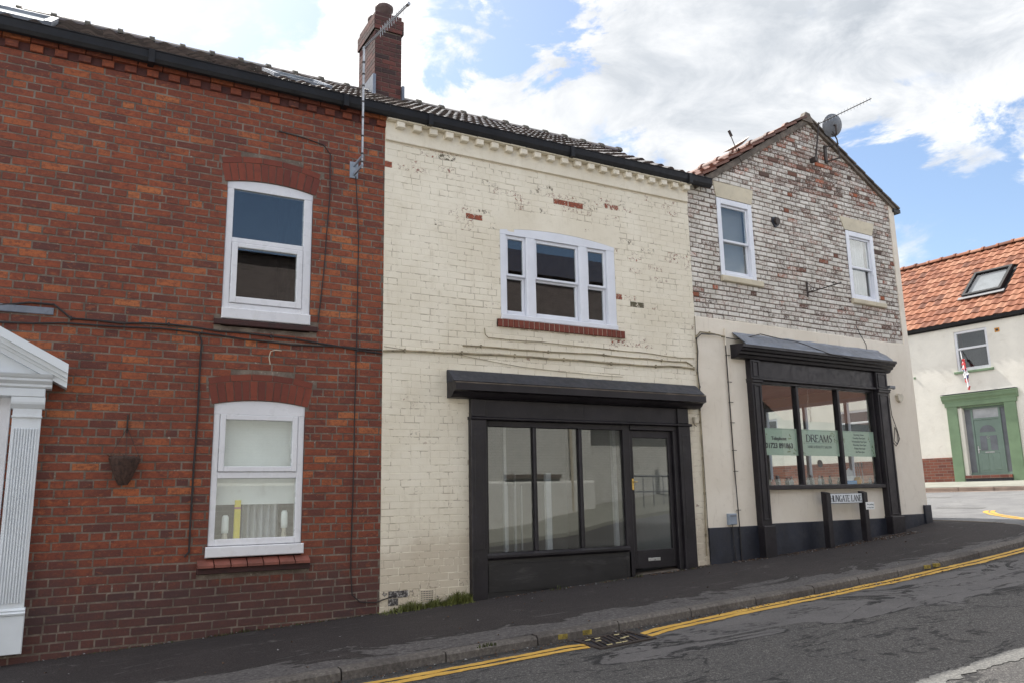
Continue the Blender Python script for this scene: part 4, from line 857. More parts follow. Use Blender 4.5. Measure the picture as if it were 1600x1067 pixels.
# side and rear walls (side has a large window seen through the salon)
DP=7.0; SW=(.38,3.3,1.68,3.32)
mb=MB()
us=[(.0,SW[0],.3,6.74),(SW[1],DP,.3,6.74),(SW[0],SW[1],.3,SW[2]),(SW[0],SW[1],SW[3],6.74)]
for y0,y1,z0,z1 in us: mb.box(5.06,5.20,y0 if y0>0 else -.014,y1,z0,z1,0)
mb.box(0.0,5.06,DP-.15,DP,.3,6.3,0); mb.face([(.0,.02,.3),(.0,DP,.3),(.0,DP,6.1),(.0,.02,6.1)],0)
mb.face([(.02,.05,3.75),(5.05,.05,3.75),(5.05,DP,3.75),(.02,DP,3.75)],0); mb.build('side_walls','render',cor)
m=MB()
for yy in (SW[0],1.30,2.26,SW[1]-.06): m.box(5.08,5.16,yy,yy+.06,SW[2],SW[3],0)
m.box(5.08,5.16,SW[0],SW[1],SW[2],SW[2]+.05,0); m.box(5.08,5.16,SW[0],SW[1],SW[3]-.07,SW[3],0); sd=m.build('side_window','wood',cor)
m=MB(); m.box(5.115,5.12,SW[0],SW[1],SW[2],SW[3]); m.build('pane','glass',sd)
# plinth
mb=MB(); 
for a,b,z in ((-.02,1.0,1.125),(1.0,4.2,1.145),(4.2,5.23,1.185)): mb.box(a,b,-.04,-.012,.4,z,0,b=.005)
mb.box(5.06,5.245,-.065,-.03,.4,1.33,0,b=.006); mb.box(5.205,5.245,-.03,.35,.4,1.33,0); mb.build('plinth','navy',cor)
# dropped render panel edge + lintels, sills
for L in (L1,L2): m=MB(); m.prism([(L[3],L[5]),(L[4],L[5]),(L[1],L[2]),(L[0],L[2])],-.008,.03); m.build('lintel','lintel',cor)
for a,b,z0,z1 in ((.59,1.49,4.745,4.835),(3.71,4.64,4.745,4.825)): m=MB(); m.box(a,b,-.05,.03,z0,z1,0,b=.01); m.build('window_sill','lintel',cor)
for W in (W1,W2):
    a,b,c,d=W; m=MB(); m.box(a,a+.085,-.012,.10,c,d,0,b=.006); m.box(b-.085,b,-.012,.10,c,d,0,b=.006); m.box(a+.085,b-.085,-.0115,.10,d-.09,d,0,b=.006); m.box(a+.085,b-.085,-.0115,.12,c,c+.05,0,b=.006)
    m.box(b-.10,b-.086,-.004,.02,5.33,5.40,0)
    w_=m.build('window','wood',cor); mid=5.40
    m=MB(); frame4(m,a+.087,b-.087,mid,d-.092,.03,.02,.05,bv=.004,tb=.035,tt=.035); m.build('upper_sash','wood',w_); pane(a+.115,b-.115,mid+.03,d-.12,.035,w_)
    m=MB(); frame4(m,a+.088,b-.088,c+.052,mid+.035,.032,.052,.085,bv=.004,tb=.055,tt=.03); m.build('lower_sash','wood',w_); pane(a+.118,b-.118,c+.10,mid+.01,.068,w_)
    if W is W2: 
        m=MB(); n=26; vs=[(a+.1+(b-a-.2)*i/n,.16+.025*math.sin(i*1.9),z) for z in (c,d) for i in range(n+1)]; m.raw(vs,[(i,i+1,i+n+2,i+n+1) for i in range(n)]); m.build('net_curtain','cloth',w_)
    else:
        m=MB(); m.box(a+.09,b-.09,.13,.135,c+.05,d); m.build('blind','plaster',w_)
# roof slopes run along the depth; build them with x=depth then swap
def slope(x_e,z_e,x_r,z_r,y0,y1,seed,mat,tw=.24,amp=.03):
    t=MB(); pantiles(t,y0,y1,0,z_e,abs(x_r-x_e),z_r,seed=seed,amp=amp,tw=tw,step=.03); s=1 if x_r>x_e else -1
    return t,[(x_e+s*v[1],v[0],v[2]) for v in t.v]
mb=MB()
t,vv=slope(-.02,6.11,AP[0],AP[1]+.0,-.03,DP,5,0); mb.v+=vv; mb.f+=t.f; mb.m+=t.m; mb.r+=t.r; mb.e+=t.e
t,vv=slope(5.27,6.66,AP[0],AP[1]+.0,-.03,DP,6,0); n=len(mb.v); mb.v+=vv; mb.f+=[tuple(i+n for i in f) for f in t.f]; mb.m+=t.m; mb.r+=t.r; mb.e+=t.e
mb.box(-.0,.01,0,DP,6.0,6.1,0)
t=MB(); ridge(t,-.04,DP,0,0,.10,.43,seed=9,mat=0,mm=0); n=len(mb.v); mb.v+=[(AP[0]-v[1],v[0],v[2]+AP[1]+.03) for v in t.v]; mb.f+=[tuple(i+n for i in f) for f in t.f]; mb.m+=[0]*len(t.m); mb.r+=t.r; mb.e+=t.e
mb.build('roof',['tilev'],cor)
m=MB(); m.face([(-.02,DP-.2,6.1),(5.19,DP-.2,6.7),(AP[0],DP-.2,AP[1])]); m.face([(.0,.03,6.1),(AP[0],.03,AP[1]-.02),(AP[0],DP,AP[1]-.02),(.0,DP,6.1)]); m.face([(5.18,.03,6.7),(5.18,DP,6.7),(AP[0],DP,AP[1]-.02),(AP[0],.03,AP[1]-.02)]); m.build('roof_lining','dark',cor)
# verges: mortar strip then cloaked red tiles
m=MB()
def strip(m,x0,z0,x1,z1,h0,h1,ya,yb,mat,n,seed,gap=.006,jit=.004,lift=0.):
    rn=random.Random(seed); L=math.hypot(x1-x0,z1-z0); dx,dz=(x1-x0)/L,(z1-z0)/L; nx_,nz_=-dz,dx
    if nz_<0: nx_,nz_=-nx_,-nz_
    for i in range(n):
        a,b=L*i/n,L*(i+1)/n-gap; j=rn.uniform(-jit,jit)
        P=[(x0+dx*a+nx_*(h0+lift+j),z0+dz*a+nz_*(h0+lift+j)),(x0+dx*b+nx_*(h0+j),z0+dz*b+nz_*(h0+j)),(x0+dx*b+nx_*(h1+j),z0+dz*b+nz_*(h1+j)),(x0+dx*a+nx_*(h1+lift+j),z0+dz*a+nz_*(h1+lift+j))]
        if dx<0: P=P[::-1]
        m.prism(P,ya+rn.uniform(-jit,jit),yb,mat,rn.random())
strip(m,.12,6.20,AP[0]+.02,AP[1]+.02,-.075,.02,-.045,.03,1,11,1,gap=0.001); strip(m,.02,6.15,AP[0]-.02,AP[1]+.0,.025,.062,-.085,.16,0,10,2,lift=.028)
strip(m,5.24,6.69,AP[0]-.02,AP[1]+.02,-.03,.02,-.05,.03,1,12,3,gap=0.001); strip(m,5.30,6.67,AP[0]+.03,AP[1]+.01,.022,.05,-.07,.16,2,10,4,lift=.015)
m.prism([(AP[0]-.17,AP[1]-.06),(AP[0]+.13,AP[1]-.07),(AP[0]+.04,AP[1]+.10),(AP[0]-.06,AP[1]+.11)],-.075,.02,1); m.box(5.16,5.36,-.05,.3,6.63,6.70,3)
m.build('verge',['tilev','mortf','mortf','gut'],cor)
# salon shopfront
s=MB()
s.profx([(0,3.775),(-.24,3.755),(-.275,3.745),(-.275,3.705),(-.25,3.695),(-.235,3.665),(-.20,3.65),(-.19,3.62),(-.15,3.605),(-.13,3.57),(-.09,3.56),(0,3.56)],.66,4.38)
s.box(1.16,4.00,-.075,.0,3.30,3.56,0,b=.005); s.box(1.16,4.0,-.105,.0,3.262,3.30,0,b=.005)
sf=s.build('salon_shopfront','black',cor)
m=MB(); rn=random.Random(3); n=20; vs=[]
for i in range(n+1):
    x=.72+(4.28-.72)*i/n; w_=rn.uniform(-.012,.012); vs+=[(x,-.02,3.965+w_*.6),(x,-.045,3.93),(x,-.16+w_,3.86+w_),(x,-.262,3.772),(x,-.272,3.745)]
m.raw(vs,[(5*i+k,5*i+5+k,5*i+6+k,5*i+1+k) for i in range(n) for k in range(4)]+[(0,1,2,3,4)],0)
for x in (1.9,3.05): m.box(x,x+.02,-.1,-.09,3.89,3.9,0)
m.build('lead_flashing','lead',sf)
for p,q in ((.96,1.165),(3.99,4.29)):
    m=MB(); m.box(p,q,-.12,-.012,.75,3.56,0,b=.006); z0=pz(9,0)-.02 if p<2 else .9
    m.box(p-.015,q+.015,-.165,-.012,z0-.2,1.12 if p<2 else 1.17,0,b=.008); m.box(p-.01,q+.01,-.15,-.012,3.215,3.255,0,b=.005); m.box(p-.015,q+.015,-.165,-.012,3.255,3.275,0,b=.004)
    frame4(m,p+.035,q-.035,3.30,3.54,.02,-.132,-.119,0,bv=.004); frame4(m,p+.035,q-.035,1.2,3.18,.02,-.132,-.119,0,bv=.004)
    m.build('pilaster','black',sf)
m=MB(); frame4(m,1.165,3.99,1.64,3.262,.05,-.05,.05,0,bv=.006,tt=.045,tb=.06)
for p in (1.985,2.98): m.box(p+.03,p+.085,-.05,.05,1.70,3.22,0,b=.008)
m.box(1.165,4.07,-.10,-.0,1.632,1.695,0,b=.008)
sw=m.build('salon_window','black',cor)
PN=((1.212,2.017),(2.068,3.012),(3.063,3.942))
for p,q in PN: pane(p,q,1.698,3.219,.0,sw)
m=MB(); m.box(1.21,3.945,-.012,-.008,2.145,2.555); bn_=None
bands=[]
for p,q in PN:
    m=MB(); m.box(p+.003,q-.003,.008,.011,2.145,2.555); bo=m.build('window_band','mint',sw); bands.append(bo)
    m=MB(); rn=random.Random(int(p*10)); m.box(p+.003,q-.003,.0072,.0078,2.538,2.541); 
    m.build('band_border','inkg',sw)
def flowers(p,q,pts,seed):
    rn=random.Random(seed); m=MB()
    for (x,z,n) in pts:
        for i in range(n):
            a=rn.uniform(0,6.28); r=rn.uniform(0,.05); cx,cz=x+r*math.cos(a),z+r*1.3*math.sin(a); s_=rn.uniform(.006,.013); t_=rn.uniform(0,3)
            m.prism([(cx+s_*math.cos(t_+k*1.571)*(1.6 if k%2 else .7),cz+s_*math.sin(t_+k*1.571)*(1.6 if k%2 else .7)) for k in range(4)],.0062+.0001*(i%8),.0078)
    return m
for q_ in ((1.30,2.42,4),(1.84,2.40,6),(1.80,2.20,7),(1.93,2.18,5)): flowers(0,0,(q_,),1).build('flower_print','leafy',sw)
for q_ in ((2.14,2.19,8),(2.15,2.38,3),(2.88,2.50,9),(2.93,2.40,6)): flowers(0,0,(q_,),2).build('flower_print','leafy',sw)
for q_ in ((3.12,2.50,8),(3.15,2.40,6),(3.88,2.30,8),(3.90,2.20,8),(3.80,2.42,4)): flowers(0,0,(q_,),3).build('flower_print','leafy',sw)
text_mesh('Telephone',.078,1.60,.0065,2.375,sw,'ink',sx=1.0,off=.0012); text_mesh('01723 891863',.108,1.60,.0065,2.255,sw,'ink',sx=.98,off=.0025)
serif_text('DREAMS',.115,2.22,2.85,.0065,2.36,sw,'ink',thick=.17,thin=.08); m=MB(); m.box(2.2,2.86,.006,.0065,2.338,2.342); m.build('rule','inkg',sw)
text_mesh('HAIR & BEAUTY SALON',.062,2.535,.0065,2.265,sw,'inkg',sx=.88)
for i,tx in enumerate(('Opening Times','Tuesday 9am-5pm','Wednesday 9am-5pm','Thursday 9am-7pm','Friday 9am-6pm','Sat 9am-3pm')): text_mesh(tx,.046,3.54,.0065,2.485-i*.056,sw,'inkg',sx=.95)
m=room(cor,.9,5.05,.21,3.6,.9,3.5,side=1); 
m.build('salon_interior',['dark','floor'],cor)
m=MB(); m.box(1.1,4.2,.03,.34,1.60,1.685,0,b=.005); m.build('inner_sill','wood',cor)
# things standing on the salon sill
def bottle(x,y,h,r,mat,seed,label):
    m=MB(); m.lathe([(0,0),(r,0),(r,h*.62),(r*.45,h*.72),(r*.4,h*.84),(r*.55,h*.85),(r*.55,h),(0,h)],(x,y,1.686),0,12); o=m.build('bottle',mat,None,FC,(x,y,1.686),smooth=True); tag(o,label,'bottle','bottles on the salon sill')
rn=random.Random(12)
BL=[(1.42,'pink','short pinkish pot at the left end of the salon window sill'),(1.55,'dkbot','dark bottle beside the pinkish pot on the salon sill'),(1.64,'clear','thin pale bottle among dark ones under the telephone number'),(1.73,'dkbot','dark squat bottle under the telephone number on the salon sill'),(1.83,'clear','pale bottle right of the dark squat bottle, left salon pane'),(1.94,'clear','pale bottle next to the first window bar of the salon'),
    (2.22,'clear','tall white tube just right of the first salon window bar'),(2.33,'dkbot','dark jar between pale bottles under the salon name'),(2.43,'clear','first of two pale bottles under the salon name'),(2.50,'clear','second of two pale bottles under the salon name'),(2.62,'dkbot','black can right of the pale bottles under the salon name'),
    (2.86,'dkbot','dark bottle left of the second salon window bar'),(2.97,'dkbot','dark bottle against the second salon window bar'),(3.98,'clear','small pale spray bottle at the right end of the salon sill'),(3.90,'clear','small pale pot beside the spray bottle at the right end')]
for i,(x,mt,lb) in enumerate(BL):
    h=.11+.07*rn.random(); bottle(x+.08,.10+.04*(i%3),h if i else .1,.028 if i else .038,mt,i,lb)
bx=thing('display_box','white and blue card display box on the salon sill, right pane','box',(3.42,.14,1.686),FC)
m=MB(); m.box(3.30,3.54,.12,.16,1.686,1.76,0,b=.003); m.build('tray','blue',bx); m=MB(); m.box(3.325,3.515,.165,.17,1.70,1.93,0,b=.003); m.prism([(3.42+.035*math.cos(i*math.pi/8),1.93+.035*math.sin(i*math.pi/8)) for i in range(9)],.165,.17); m.build('card','platew',bx)
m=MB(); m.lathe([(0,0),(.05,.0),(.062,.05),(.045,.11),(.02,.12),(0,.12)],(3.67,.2,1.70)); o=m.build('cloth_bundle','orange',None,FC,(3.67,.2,1.70),smooth=True); tag(o,'orange cloth bundle right of the display box in the salon window','cloth')
for i,x in enumerate((3.72,3.76,3.82)):
    m=MB(); m.tube([(x,.2,1.69),(x+.02*(i-1),.22,1.99)],[.012,.006]); m.tube([(x+.02*(i-1),.22,1.99),(x+.03*(i-1),.22,2.06)],.016); o=m.build('hair_tool','clear',None,FC,(x,.2,1.69)); tag(o,('leftmost','middle','rightmost')[i]+' of three upright hair tools right of the orange cloth','hair tool','hair tools in the window')
m=MB(); m.prism([(2.76+.06*math.cos(i*math.pi/10),2.035+.06*math.sin(i*math.pi/10)) for i in range(20)],.2,.212); o=m.build('round_disc','dishg',None,FC,(2.76,.2,2.035)); tag(o,'small grey round disc hanging below the salon name band','hanging disc')
m=MB(); m.prism([(1.78,1.86),(1.98,1.84),(1.99,2.09),(1.86,2.11),(1.80,2.0)],.9,.905); o=m.build('yellow_poster','yellow',None,FC,(1.88,.9,1.9)); tag(o,'yellow card low behind the left salon pane','poster')
hg=thing('hanging_ornament','thin beaded ornament hanging inside the middle salon pane','ornament',(2.5,.12,3.2),FC)
m=MB(); m.tube([(2.5,.12,3.2),(2.5,.12,3.05)],.004); m.build('string','cloth',hg); m=MB(); rn=random.Random(9)
for i in range(16): cx=2.5+rn.uniform(-.035,.035)+.002*i; cz=3.06-i*.024; m.lathe([(0,-.013),(.012,0),(0,.013)],(cx,.12,cz),0,6)
m.build('beads','plast',hg)
# ================================================================ COTTAGE ACROSS THE ROAD
hs=thing('cottage','off-white rendered cottage with orange pantile roof and green door surround across the side road','house',(-4.5,0,1.79),FH)
HA,HB=-15,4.2; WN=(-4.95,-4.03,4.87,6.0); DO=(-4.98,-3.83,1.80,3.87); GW=(-8.9,-7.6,2.95,4.1); GW2=(-12.6,-11.3,2.95,4.1); UW2=(-9.6,-8.7,4.9,6.0)
m=MB(); sheet(m,HA,HB,1.5,6.35,[WN,DO,GW,GW2],.0,0)
for r in (WN,GW,GW2): reveal(m,r,0,.1,0)
reveal(m,DO,0,.16,0); m.face([(HA,0,1.5),(HA,7,1.5),(HA,7,6.3),(HA,3.5,9),(HA,0,6.3)],0); m.face([(HB,0,1.5),(HB,0,6.3),(HB,3.0,9),(HB,7,6.3),(HB,7,1.5)],0); m.face([(HA,7,1.5),(HB,7,1.5),(HB,7,6.3),(HA,7,6.3)],0); m.face([(HA,.2,4.5),(HB,.2,4.5),(HB,7,4.5),(HA,7,4.5)],0)
m.build('wall','cott',hs)
m=MB(); m.box(HA,-5.36,-.03,.0,1.5,2.47,0,b=.004); m.box(-3.45,HB,-.03,.0,1.5,2.47,0,b=.004); m.build('brick_base','bt_red',hs)
m=MB(); RW=(-4.93,-3.87,.85,2.35); pantiles(m,HA,HB,-.11,6.25,3.0,9.0,tw=.235,tl=.29,amp=.030,step=.026,seed=41,holes=((RW[0],RW[1],1.15,2.75),),ns=10); ridge(m,HA,HB,3.0,9.04,.11,.45,seed=42,mm=0)
m.face([(HA,3.0,9.0),(HB,3.0,9.0),(HB,7.2,6.2),(HA,7.2,6.2)],0); m.face([(HA,-.1,6.2),(HB,-.1,6.2),(HB,3.0,8.95),(HA,3.0,8.95)],1); m.build('roof',['tiler','dark'],hs)
L=math.hypot(3.2,2.78); dy,dz=3.2/L,2.78/L
def rp(x,s,h): return (x,-.2+dy*s-dz*h,6.22+dz*s+dy*h)
def rbox(m,xa,xb,sa,sb,h0,h1,mat=0): m.raw([rp(xa,sa,h0),rp(xb,sa,h0),rp(xb,sb,h0),rp(xa,sb,h0),rp(xa,sa,h1),rp(xb,sa,h1),rp(xb,sb,h1),rp(xa,sb,h1)],[(0,1,5,4),(1,2,6,5),(2,3,7,6),(3,0,4,7),(4,5,6,7)],mat)
m=MB(); s0,s1=1.32,2.62; a,b=RW[0]-.02,RW[1]+.02
rbox(m,a,b,s0,s0+.09,0,.12); rbox(m,a,b,s1-.09,s1,0,.12); rbox(m,a,a+.08,s0+.09,s1-.09,0,.12); rbox(m,b-.08,b,s0+.09,s1-.09,0,.12); rbox(m,a-.1,b+.1,s0-.12,s0-.002,.05,.07,1)
rw=m.build('roof_window',['gut','plaster'],hs); m=MB(); rbox(m,a+.08,b-.08,s0+.09,s1-.09,.06,.08); m.build('pane','glass',rw); m=MB(); rbox(m,a+.08,b-.08,s0+.09,s1-.09,.0,.02); m.build('blind','dishg',rw)
m=MB(); m.box(HA,HB,-.04,-.0,6.14,6.28,0); m.profx([(-.042,6.27),(-.05,6.19),(-.085,6.165),(-.12,6.19),(-.13,6.27),(-.12,6.27),(-.085,6.185),(-.055,6.27)],HA,HB); m.build('gutter','gut',hs)
def hwin(W,split):
    a,b,c,d=W; m=MB(); frame4(m,a,b,c,d,.07,.02,.08,bv=.006,tb=.09); m.box(a+.07,b-.07,.015,.07,split-.03,split+.03,0,b=.006); w_=m.build('window','upvc',hs)
    pane(a+.07,b-.07,c+.09,split-.03,.05,w_); pane(a+.07,b-.07,split+.03,d-.07,.04,w_)
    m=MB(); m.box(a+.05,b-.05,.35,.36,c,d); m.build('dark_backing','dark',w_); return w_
hwin(WN,5.50); hwin(GW,3.7); hwin(GW2,3.7)
m=MB(); m.box(WN[0]-.09,WN[1]+.07,-.055,.02,4.80,4.868,0,b=.008); m.build('window_sill','green',hs)
m=MB(); m.box(-5.38,-5.09,-.05,.0,1.78,3.88,0,b=.006); m.box(-3.82,-3.52,-.05,.0,1.78,3.88,0,b=.006); m.box(-5.42,-3.48,-.06,.0,3.88,4.0,0,b=.006)
m.profx([(0,4.0),(-.06,4.0),(-.07,4.05),(-.11,4.10),(-.12,4.17),(-.14,4.19),(-.14,4.215),(0,4.235)],-5.47,-3.43); m.box(-5.09,-3.82,.0,.16,3.83,3.88,0); m.build('door_surround','green',hs)
m=MB(); m.box(-5.46,-3.44,-.142,0,4.236,4.245,0); m.build('flashing','alu',hs)
m=MB(); frame4(m,-5.07,-3.84,1.95,3.83,.05,.10,.16); 
for x in (-4.80,-4.06): m.box(x,x+.05,.10,.16,2.0,3.78,0)
m.box(-4.75,-4.06,.101,.16,3.47,3.52,0); m.box(-5.02,-4.80,.12,.15,1.98,2.03,0); m.box(-4.01,-3.89,.12,.15,1.98,2.03,0)
fr_=m.build('door_frame','gdoor',hs)
for p,q,z0,z1 in ((-5.02,-4.80,2.03,3.78),(-4.01,-3.89,2.03,3.78),(-4.75,-4.06,3.52,3.78)):
    m=MB(); m.box(p,q,.13,.136,z0,z1); m.build('side_light','cloth' if z0>3 else 'dishg',fr_)
m=MB(); m.box(-4.748,-4.062,.115,.15,2.0,3.468,0,b=.004)
for p,q,z0,z1 in ((-4.66,-4.46,2.08,2.55),(-4.35,-4.15,2.08,2.55)): m.box(p,q,.105,.116,z0,z1,0,b=.01)
d_=m.build('front_door','gdoor',hs)
m=MB(); m.prism([(-4.405+.21*math.cos(math.pi*i/12),3.12+.19*math.sin(math.pi*i/12)) for i in range(13)],.108,.114); m.box(-4.63,-4.45,.108,.114,2.62,3.02); m.box(-4.36,-4.18,.108,.114,2.62,3.02); m.build('door_glass','dishg',d_)
m=MB(); m.box(-4.53,-4.28,.1,.114,2.55,2.585,0,b=.003); m.build('letterbox','steel',d_); m=MB(); m.tube([(-4.70,.11,2.65),(-4.70,.07,2.65),(-4.63,.07,2.65)],.01); m.box(-4.715,-4.685,.10,.114,2.55,2.75); m.build('handle','steel',d_); m=MB(); m.tube([(-4.405+.035*math.cos(t*.785),.10,2.98+.035*math.sin(t*.785)) for t in range(9)],.006); m.build('knocker','steel',d_)
m=MB(); m.box(-5.06,-3.82,-.09,.12,1.86,1.948,0,b=.006); m.box(-5.06,-3.82,-.07,.12,1.70,1.855,1,b=.006); m.build('doorstep',['bt_red','ink'],hs)
m=MB(); m.box(-3.82,-3.69,-.006,0,5.80,5.92,0,b=.002); m.box(-3.79,-3.72,-.008,-.004,5.83,5.89,1); m.build('vent',['orange','ink'],hs)
m=MB(); m.box(-6.25,-6.20,-.03,0,4.82,4.88); m.build('wall_bracket','green',hs)
fl=thing('flag','rolled red, white and blue flag on white pole at the cottage window sill','flag',(-4.75,-.06,5.40),FH)
m=MB(); m.tube([(-4.80,-.02,5.44),(-4.50,-.42,4.35)],.014,0); m.build('pole','platew',fl)
m=MB(); rn=random.Random(3); n=26; vs=[]; S=10
A=Vector((-4.72,-.10,5.20)); B=Vector((-4.50,-.40,4.28)); mats=[]
for i in range(n+1):
    c=A.lerp(B,i/n); rr=.028+.022*abs(math.sin(math.pi*min(1,i/n*1.05)))**.6+.008*math.sin(i*1.7)
    if 12<i<15: rr+=.02
    for j in range(S):
        t=2*math.pi*j/S; q=rr*(1+.35*math.sin(3*t+i*.6)); vs.append((c.x+q*math.cos(t),c.y+q*.7*math.sin(t),c.z+.01*math.sin(t*2+i)))
k0=len(m.v)
for i in range(n):
    for j in range(S):
        b_=(i+j*.8)%9; mt=0 if i<6 and j%5 else (1 if b_<2.2 else (2 if 8<i<17 and b_<7 else (0 if b_<7.5 else 1)))
        m.raw([vs[i*S+j],vs[i*S+(j+1)%S],vs[(i+1)*S+(j+1)%S],vs[(i+1)*S+j]],[(0,1,2,3)],mt)
m.build('cloth',['flagr','flagw','flagb'],fl)
# ================================================================ BUILDINGS BEHIND THE CAMERA (seen in the window reflections)
op=thing('opposite_house','white painted rough brick house with brown brick upper storey, reflected in the empty shop window','house',(6,-12,.8))
m=MB(); m.box(-12,14.4,-18,-12,-1,3.898,0); m.box(14.4,18,-18,-12.6,-1,3.898,0); m.build('lower_wall','bt_white',op); m=MB(); m.profx([(-11.999,-.5),(-11.88,-.5),(-11.88,1.98),(-11.95,2.05),(-11.999,2.05)][::-1],-12,14.4); m.build('plinth','flaky',op)
m=MB(); m.box(-12,8,-18,-12.02,3.9,7.9,0); m.box(8,18,-18,-12.02,3.9,8.35,0); m.build('upper_wall','bt_brown',op)
m=MB()
for xa,xb,ze,zr in ((-12.2,8,7.9,8.4),(7.95,18.2,8.35,10.2)):
    m.raw([(xa,-11.8,ze),(xb,-11.8,ze),(xb,-15,zr),(xa,-15,zr),(xa,-18.2,ze),(xb,-18.2,ze)],[(0,1,2,3),(3,2,5,4),(0,3,4),(1,5,2),(0,4,5,1)])
m.build('roof','tiled',op)
for x in (8.3,11.3): m=MB(); m.box(x,x+1.9,-12.0,-11.86,2.12,2.24,0); m.box(x+.25,x+1.65,-11.995,-11.93,2.24,2.42,1); m.build('sill',['mortf','bt_white'],op)
for x in (-4.6,10.0): m=MB(); m.box(x,x+1.1,-12.03,-11.98,4.5,5.9,0); w_=m.build('window','wood',op); m=MB(); m.box(x+.1,x+1.0,-11.98,-11.975,4.6,5.8); m.build('pane','dark',w_)
m=MB(); m.tube([(13.6,-11.9,.9),(13.6,-11.9,5.0),(13.3,-11.9,5.6)],.05); m.build('downpipe','plast',op)
t=thing('railing','grey street railing with a white post reflected in the black shop door','railing',(16.6,-10.6,1.0)); z0=gz(16.6)-.1
m=MB()
for z in (z0+.55,z0+1.0): m.tube([(14.8,-10.6,z),(19.2,-10.6,z)],.025)
m.build('rail','dishg',t); m=MB(); m.box(17.0,17.18,-10.9,-10.72,z0-.2,z0+3.4,0); m.build('white_post','platew',t)
for i in range(12):
    m=MB(); m.tube([(14.9+i*.38,-10.6,z0-.2),(14.9+i*.38,-10.6,z0+1.02)],.015); m.build('baluster','dishg',t)
m=MB(); m.box(17.3,17.75,-10.64,-10.62,z0+.6,z0+1.05,0); m.build('notice','platew',t); m=MB(); m.box(16.6,16.9,-10.64,-10.62,z0+.75,z0+1.05,0); m.build('notice','blue',t)
for i,(xa,xb,lab,rm,wm) in enumerate(((17,30,'red roofed brick cottage reflected in the left salon pane','tilev','bt_brown'),(33,46,'red roofed brick cottage reflected in the right salon pane','tilev','bt_brown'))):
    o_=thing('opposite_house',lab,'house',((xa+xb)/2,-19,1.2)); m=MB(); m.box(xa,xb,-25,-18,0,5.2,0); m.raw([(xa,-18,5.2),(xa,-25,5.2),(xa,-21.5,8.3),(xb,-18,5.2),(xb,-25,5.2),(xb,-21.5,8.3)],[(0,1,2),(5,4,3)],0); m.build('wall',wm,o_)
    m=MB(); m.raw([(xa-.2,-17.7,5.1),(xb+.2,-17.7,5.1),(xb+.2,-21.5,8.5),(xa-.2,-21.5,8.5),(xa-.2,-25.3,5.1),(xb+.2,-25.3,5.1)],[(0,1,2,3),(3,2,5,4)],0); m.build('roof',rm,o_)
    for x in (xa+2,xa+9): m=MB(); m.box(x,x+1.0,-18,-17.95,4.0,4.9); m.build('window','dishg',o_)
mb=MB(); 
for i in range(-14,60): 
    x0,x1=i,i+1
    if x1<=36: mb.face([(x0,-9.5,rz(x0,-9.5)+.1),(x1,-9.5,rz(x1,-9.5)+.1),(x1,-12.5,rz(x1,-12)+.34),(x0,-12.5,rz(x0,-12)+.34)][::-1],0); mb.face([(x0,-9.5,rz(x0,-9.5)-.02),(x1,-9.5,rz(x1,-9.5)-.02),(x1,-9.5,rz(x1,-9.5)+.1),(x0,-9.5,rz(x0,-9.5)+.1)][::-1],0)
o=mb.build('opposite_pavement','pavef'); tag(o,kind='structure')

# ================================================================ FIXTURES ON THE WALLS
def yagi(name,label,base,frame,mast,tip,n,el,dirn,bracket,mat='alu'):
    t=thing(name,label,'aerial',base,frame); m=MB(); m.tube(mast,.017,0,8)
    z=mast[0][2]
    while z<mast[-1][2]-.05: m.tube([(mast[0][0],mast[0][1],z),(mast[0][0],mast[0][1],z+.03)],.022,0,8) if n<0 else None; z+=.3
    m.build('mast',mat,t)
    P=Vector(mast[-1]); Q=Vector(tip); m=MB(); m.tube([P-(Q-P)*.03,Q],.011 if n<20 else .01,0,6); m.build('boom',mat,t); m=MB()
    for i in range(n):
        c=P.lerp(Q,(i+.5)/n); h=el*(1-.35*i/n); m.tube([c-Vector((0,0,h)),c+Vector((0,0,h))],.0042,0,5)
    m.build('elements',mat,t); m=MB(); bracket(m); m.build('bracket',mat,t); return t
def bk1(m): m.box(2.74,2.84,-.012,-.002,5.32,5.52,0); m.box(2.78,2.80,-.32,-.012,5.35,5.38,0); m.box(2.78,2.80,-.32,-.012,5.46,5.49,0)

t=thing('tv_aerial','slim tv aerial on tall mast before the chimney, clamped to red brick wall','aerial',(2.79,-.3,5.33))
m=MB(); m.tube([(2.79,-.3,5.33),(2.79,-.3,6.86)],.014,0,8); m.build('mast','alu',t); m=MB()
for z in (5.4,5.5,5.72,5.95,6.15,6.35,6.5,6.65): m=MB(); m.tube([(2.79,-.3,z),(2.79,-.3,z+.02)],.018,0,8); m.build('tape_band','cable',t)
m=MB(); m.tube([(2.785,-.26,6.84),(2.96,-1.24,6.90)],.008,0,6); m.tube([(2.785,-.26,6.865),(2.96,-1.24,6.925)],.006,0,6); m.tube([(2.957,-1.235,6.91),(2.967,-1.275,6.914)],.022,0,8); m.build('boom','alu',t)
m=MB()
for i in range(11): c=Vector((2.785,-.26,6.85)).lerp(Vector((2.96,-1.24,6.91)),.42+i*.05); m.tube([c-Vector((0,0,.07)),c+Vector((0,0,.055))],.003,0,5)
m.build('elements','alu',t); m=MB(); bk1(m); m.build('bracket','boxg',t)
t=thing('tv_aerial','long thin tv aerial on a rusty mast at the top of the gable','aerial',(2.95,-.1,7.2),FC)
m=MB(); m.tube([(2.97,-.10,7.18),(3.03,-.13,7.55),(3.08,-.15,7.86)],.014,0,8); m.box(2.94,3.0,-.12,-.005,7.14,7.22,0); m.build('mast','iron',t)
bA=Vector((3.07,-.15,7.83)); bB=Vector((3.22,-1.08,7.92)); m=MB(); m.tube([bA-(bB-bA)*.05,bB],.008,0,6); m.build('boom','iron',t); m=MB()
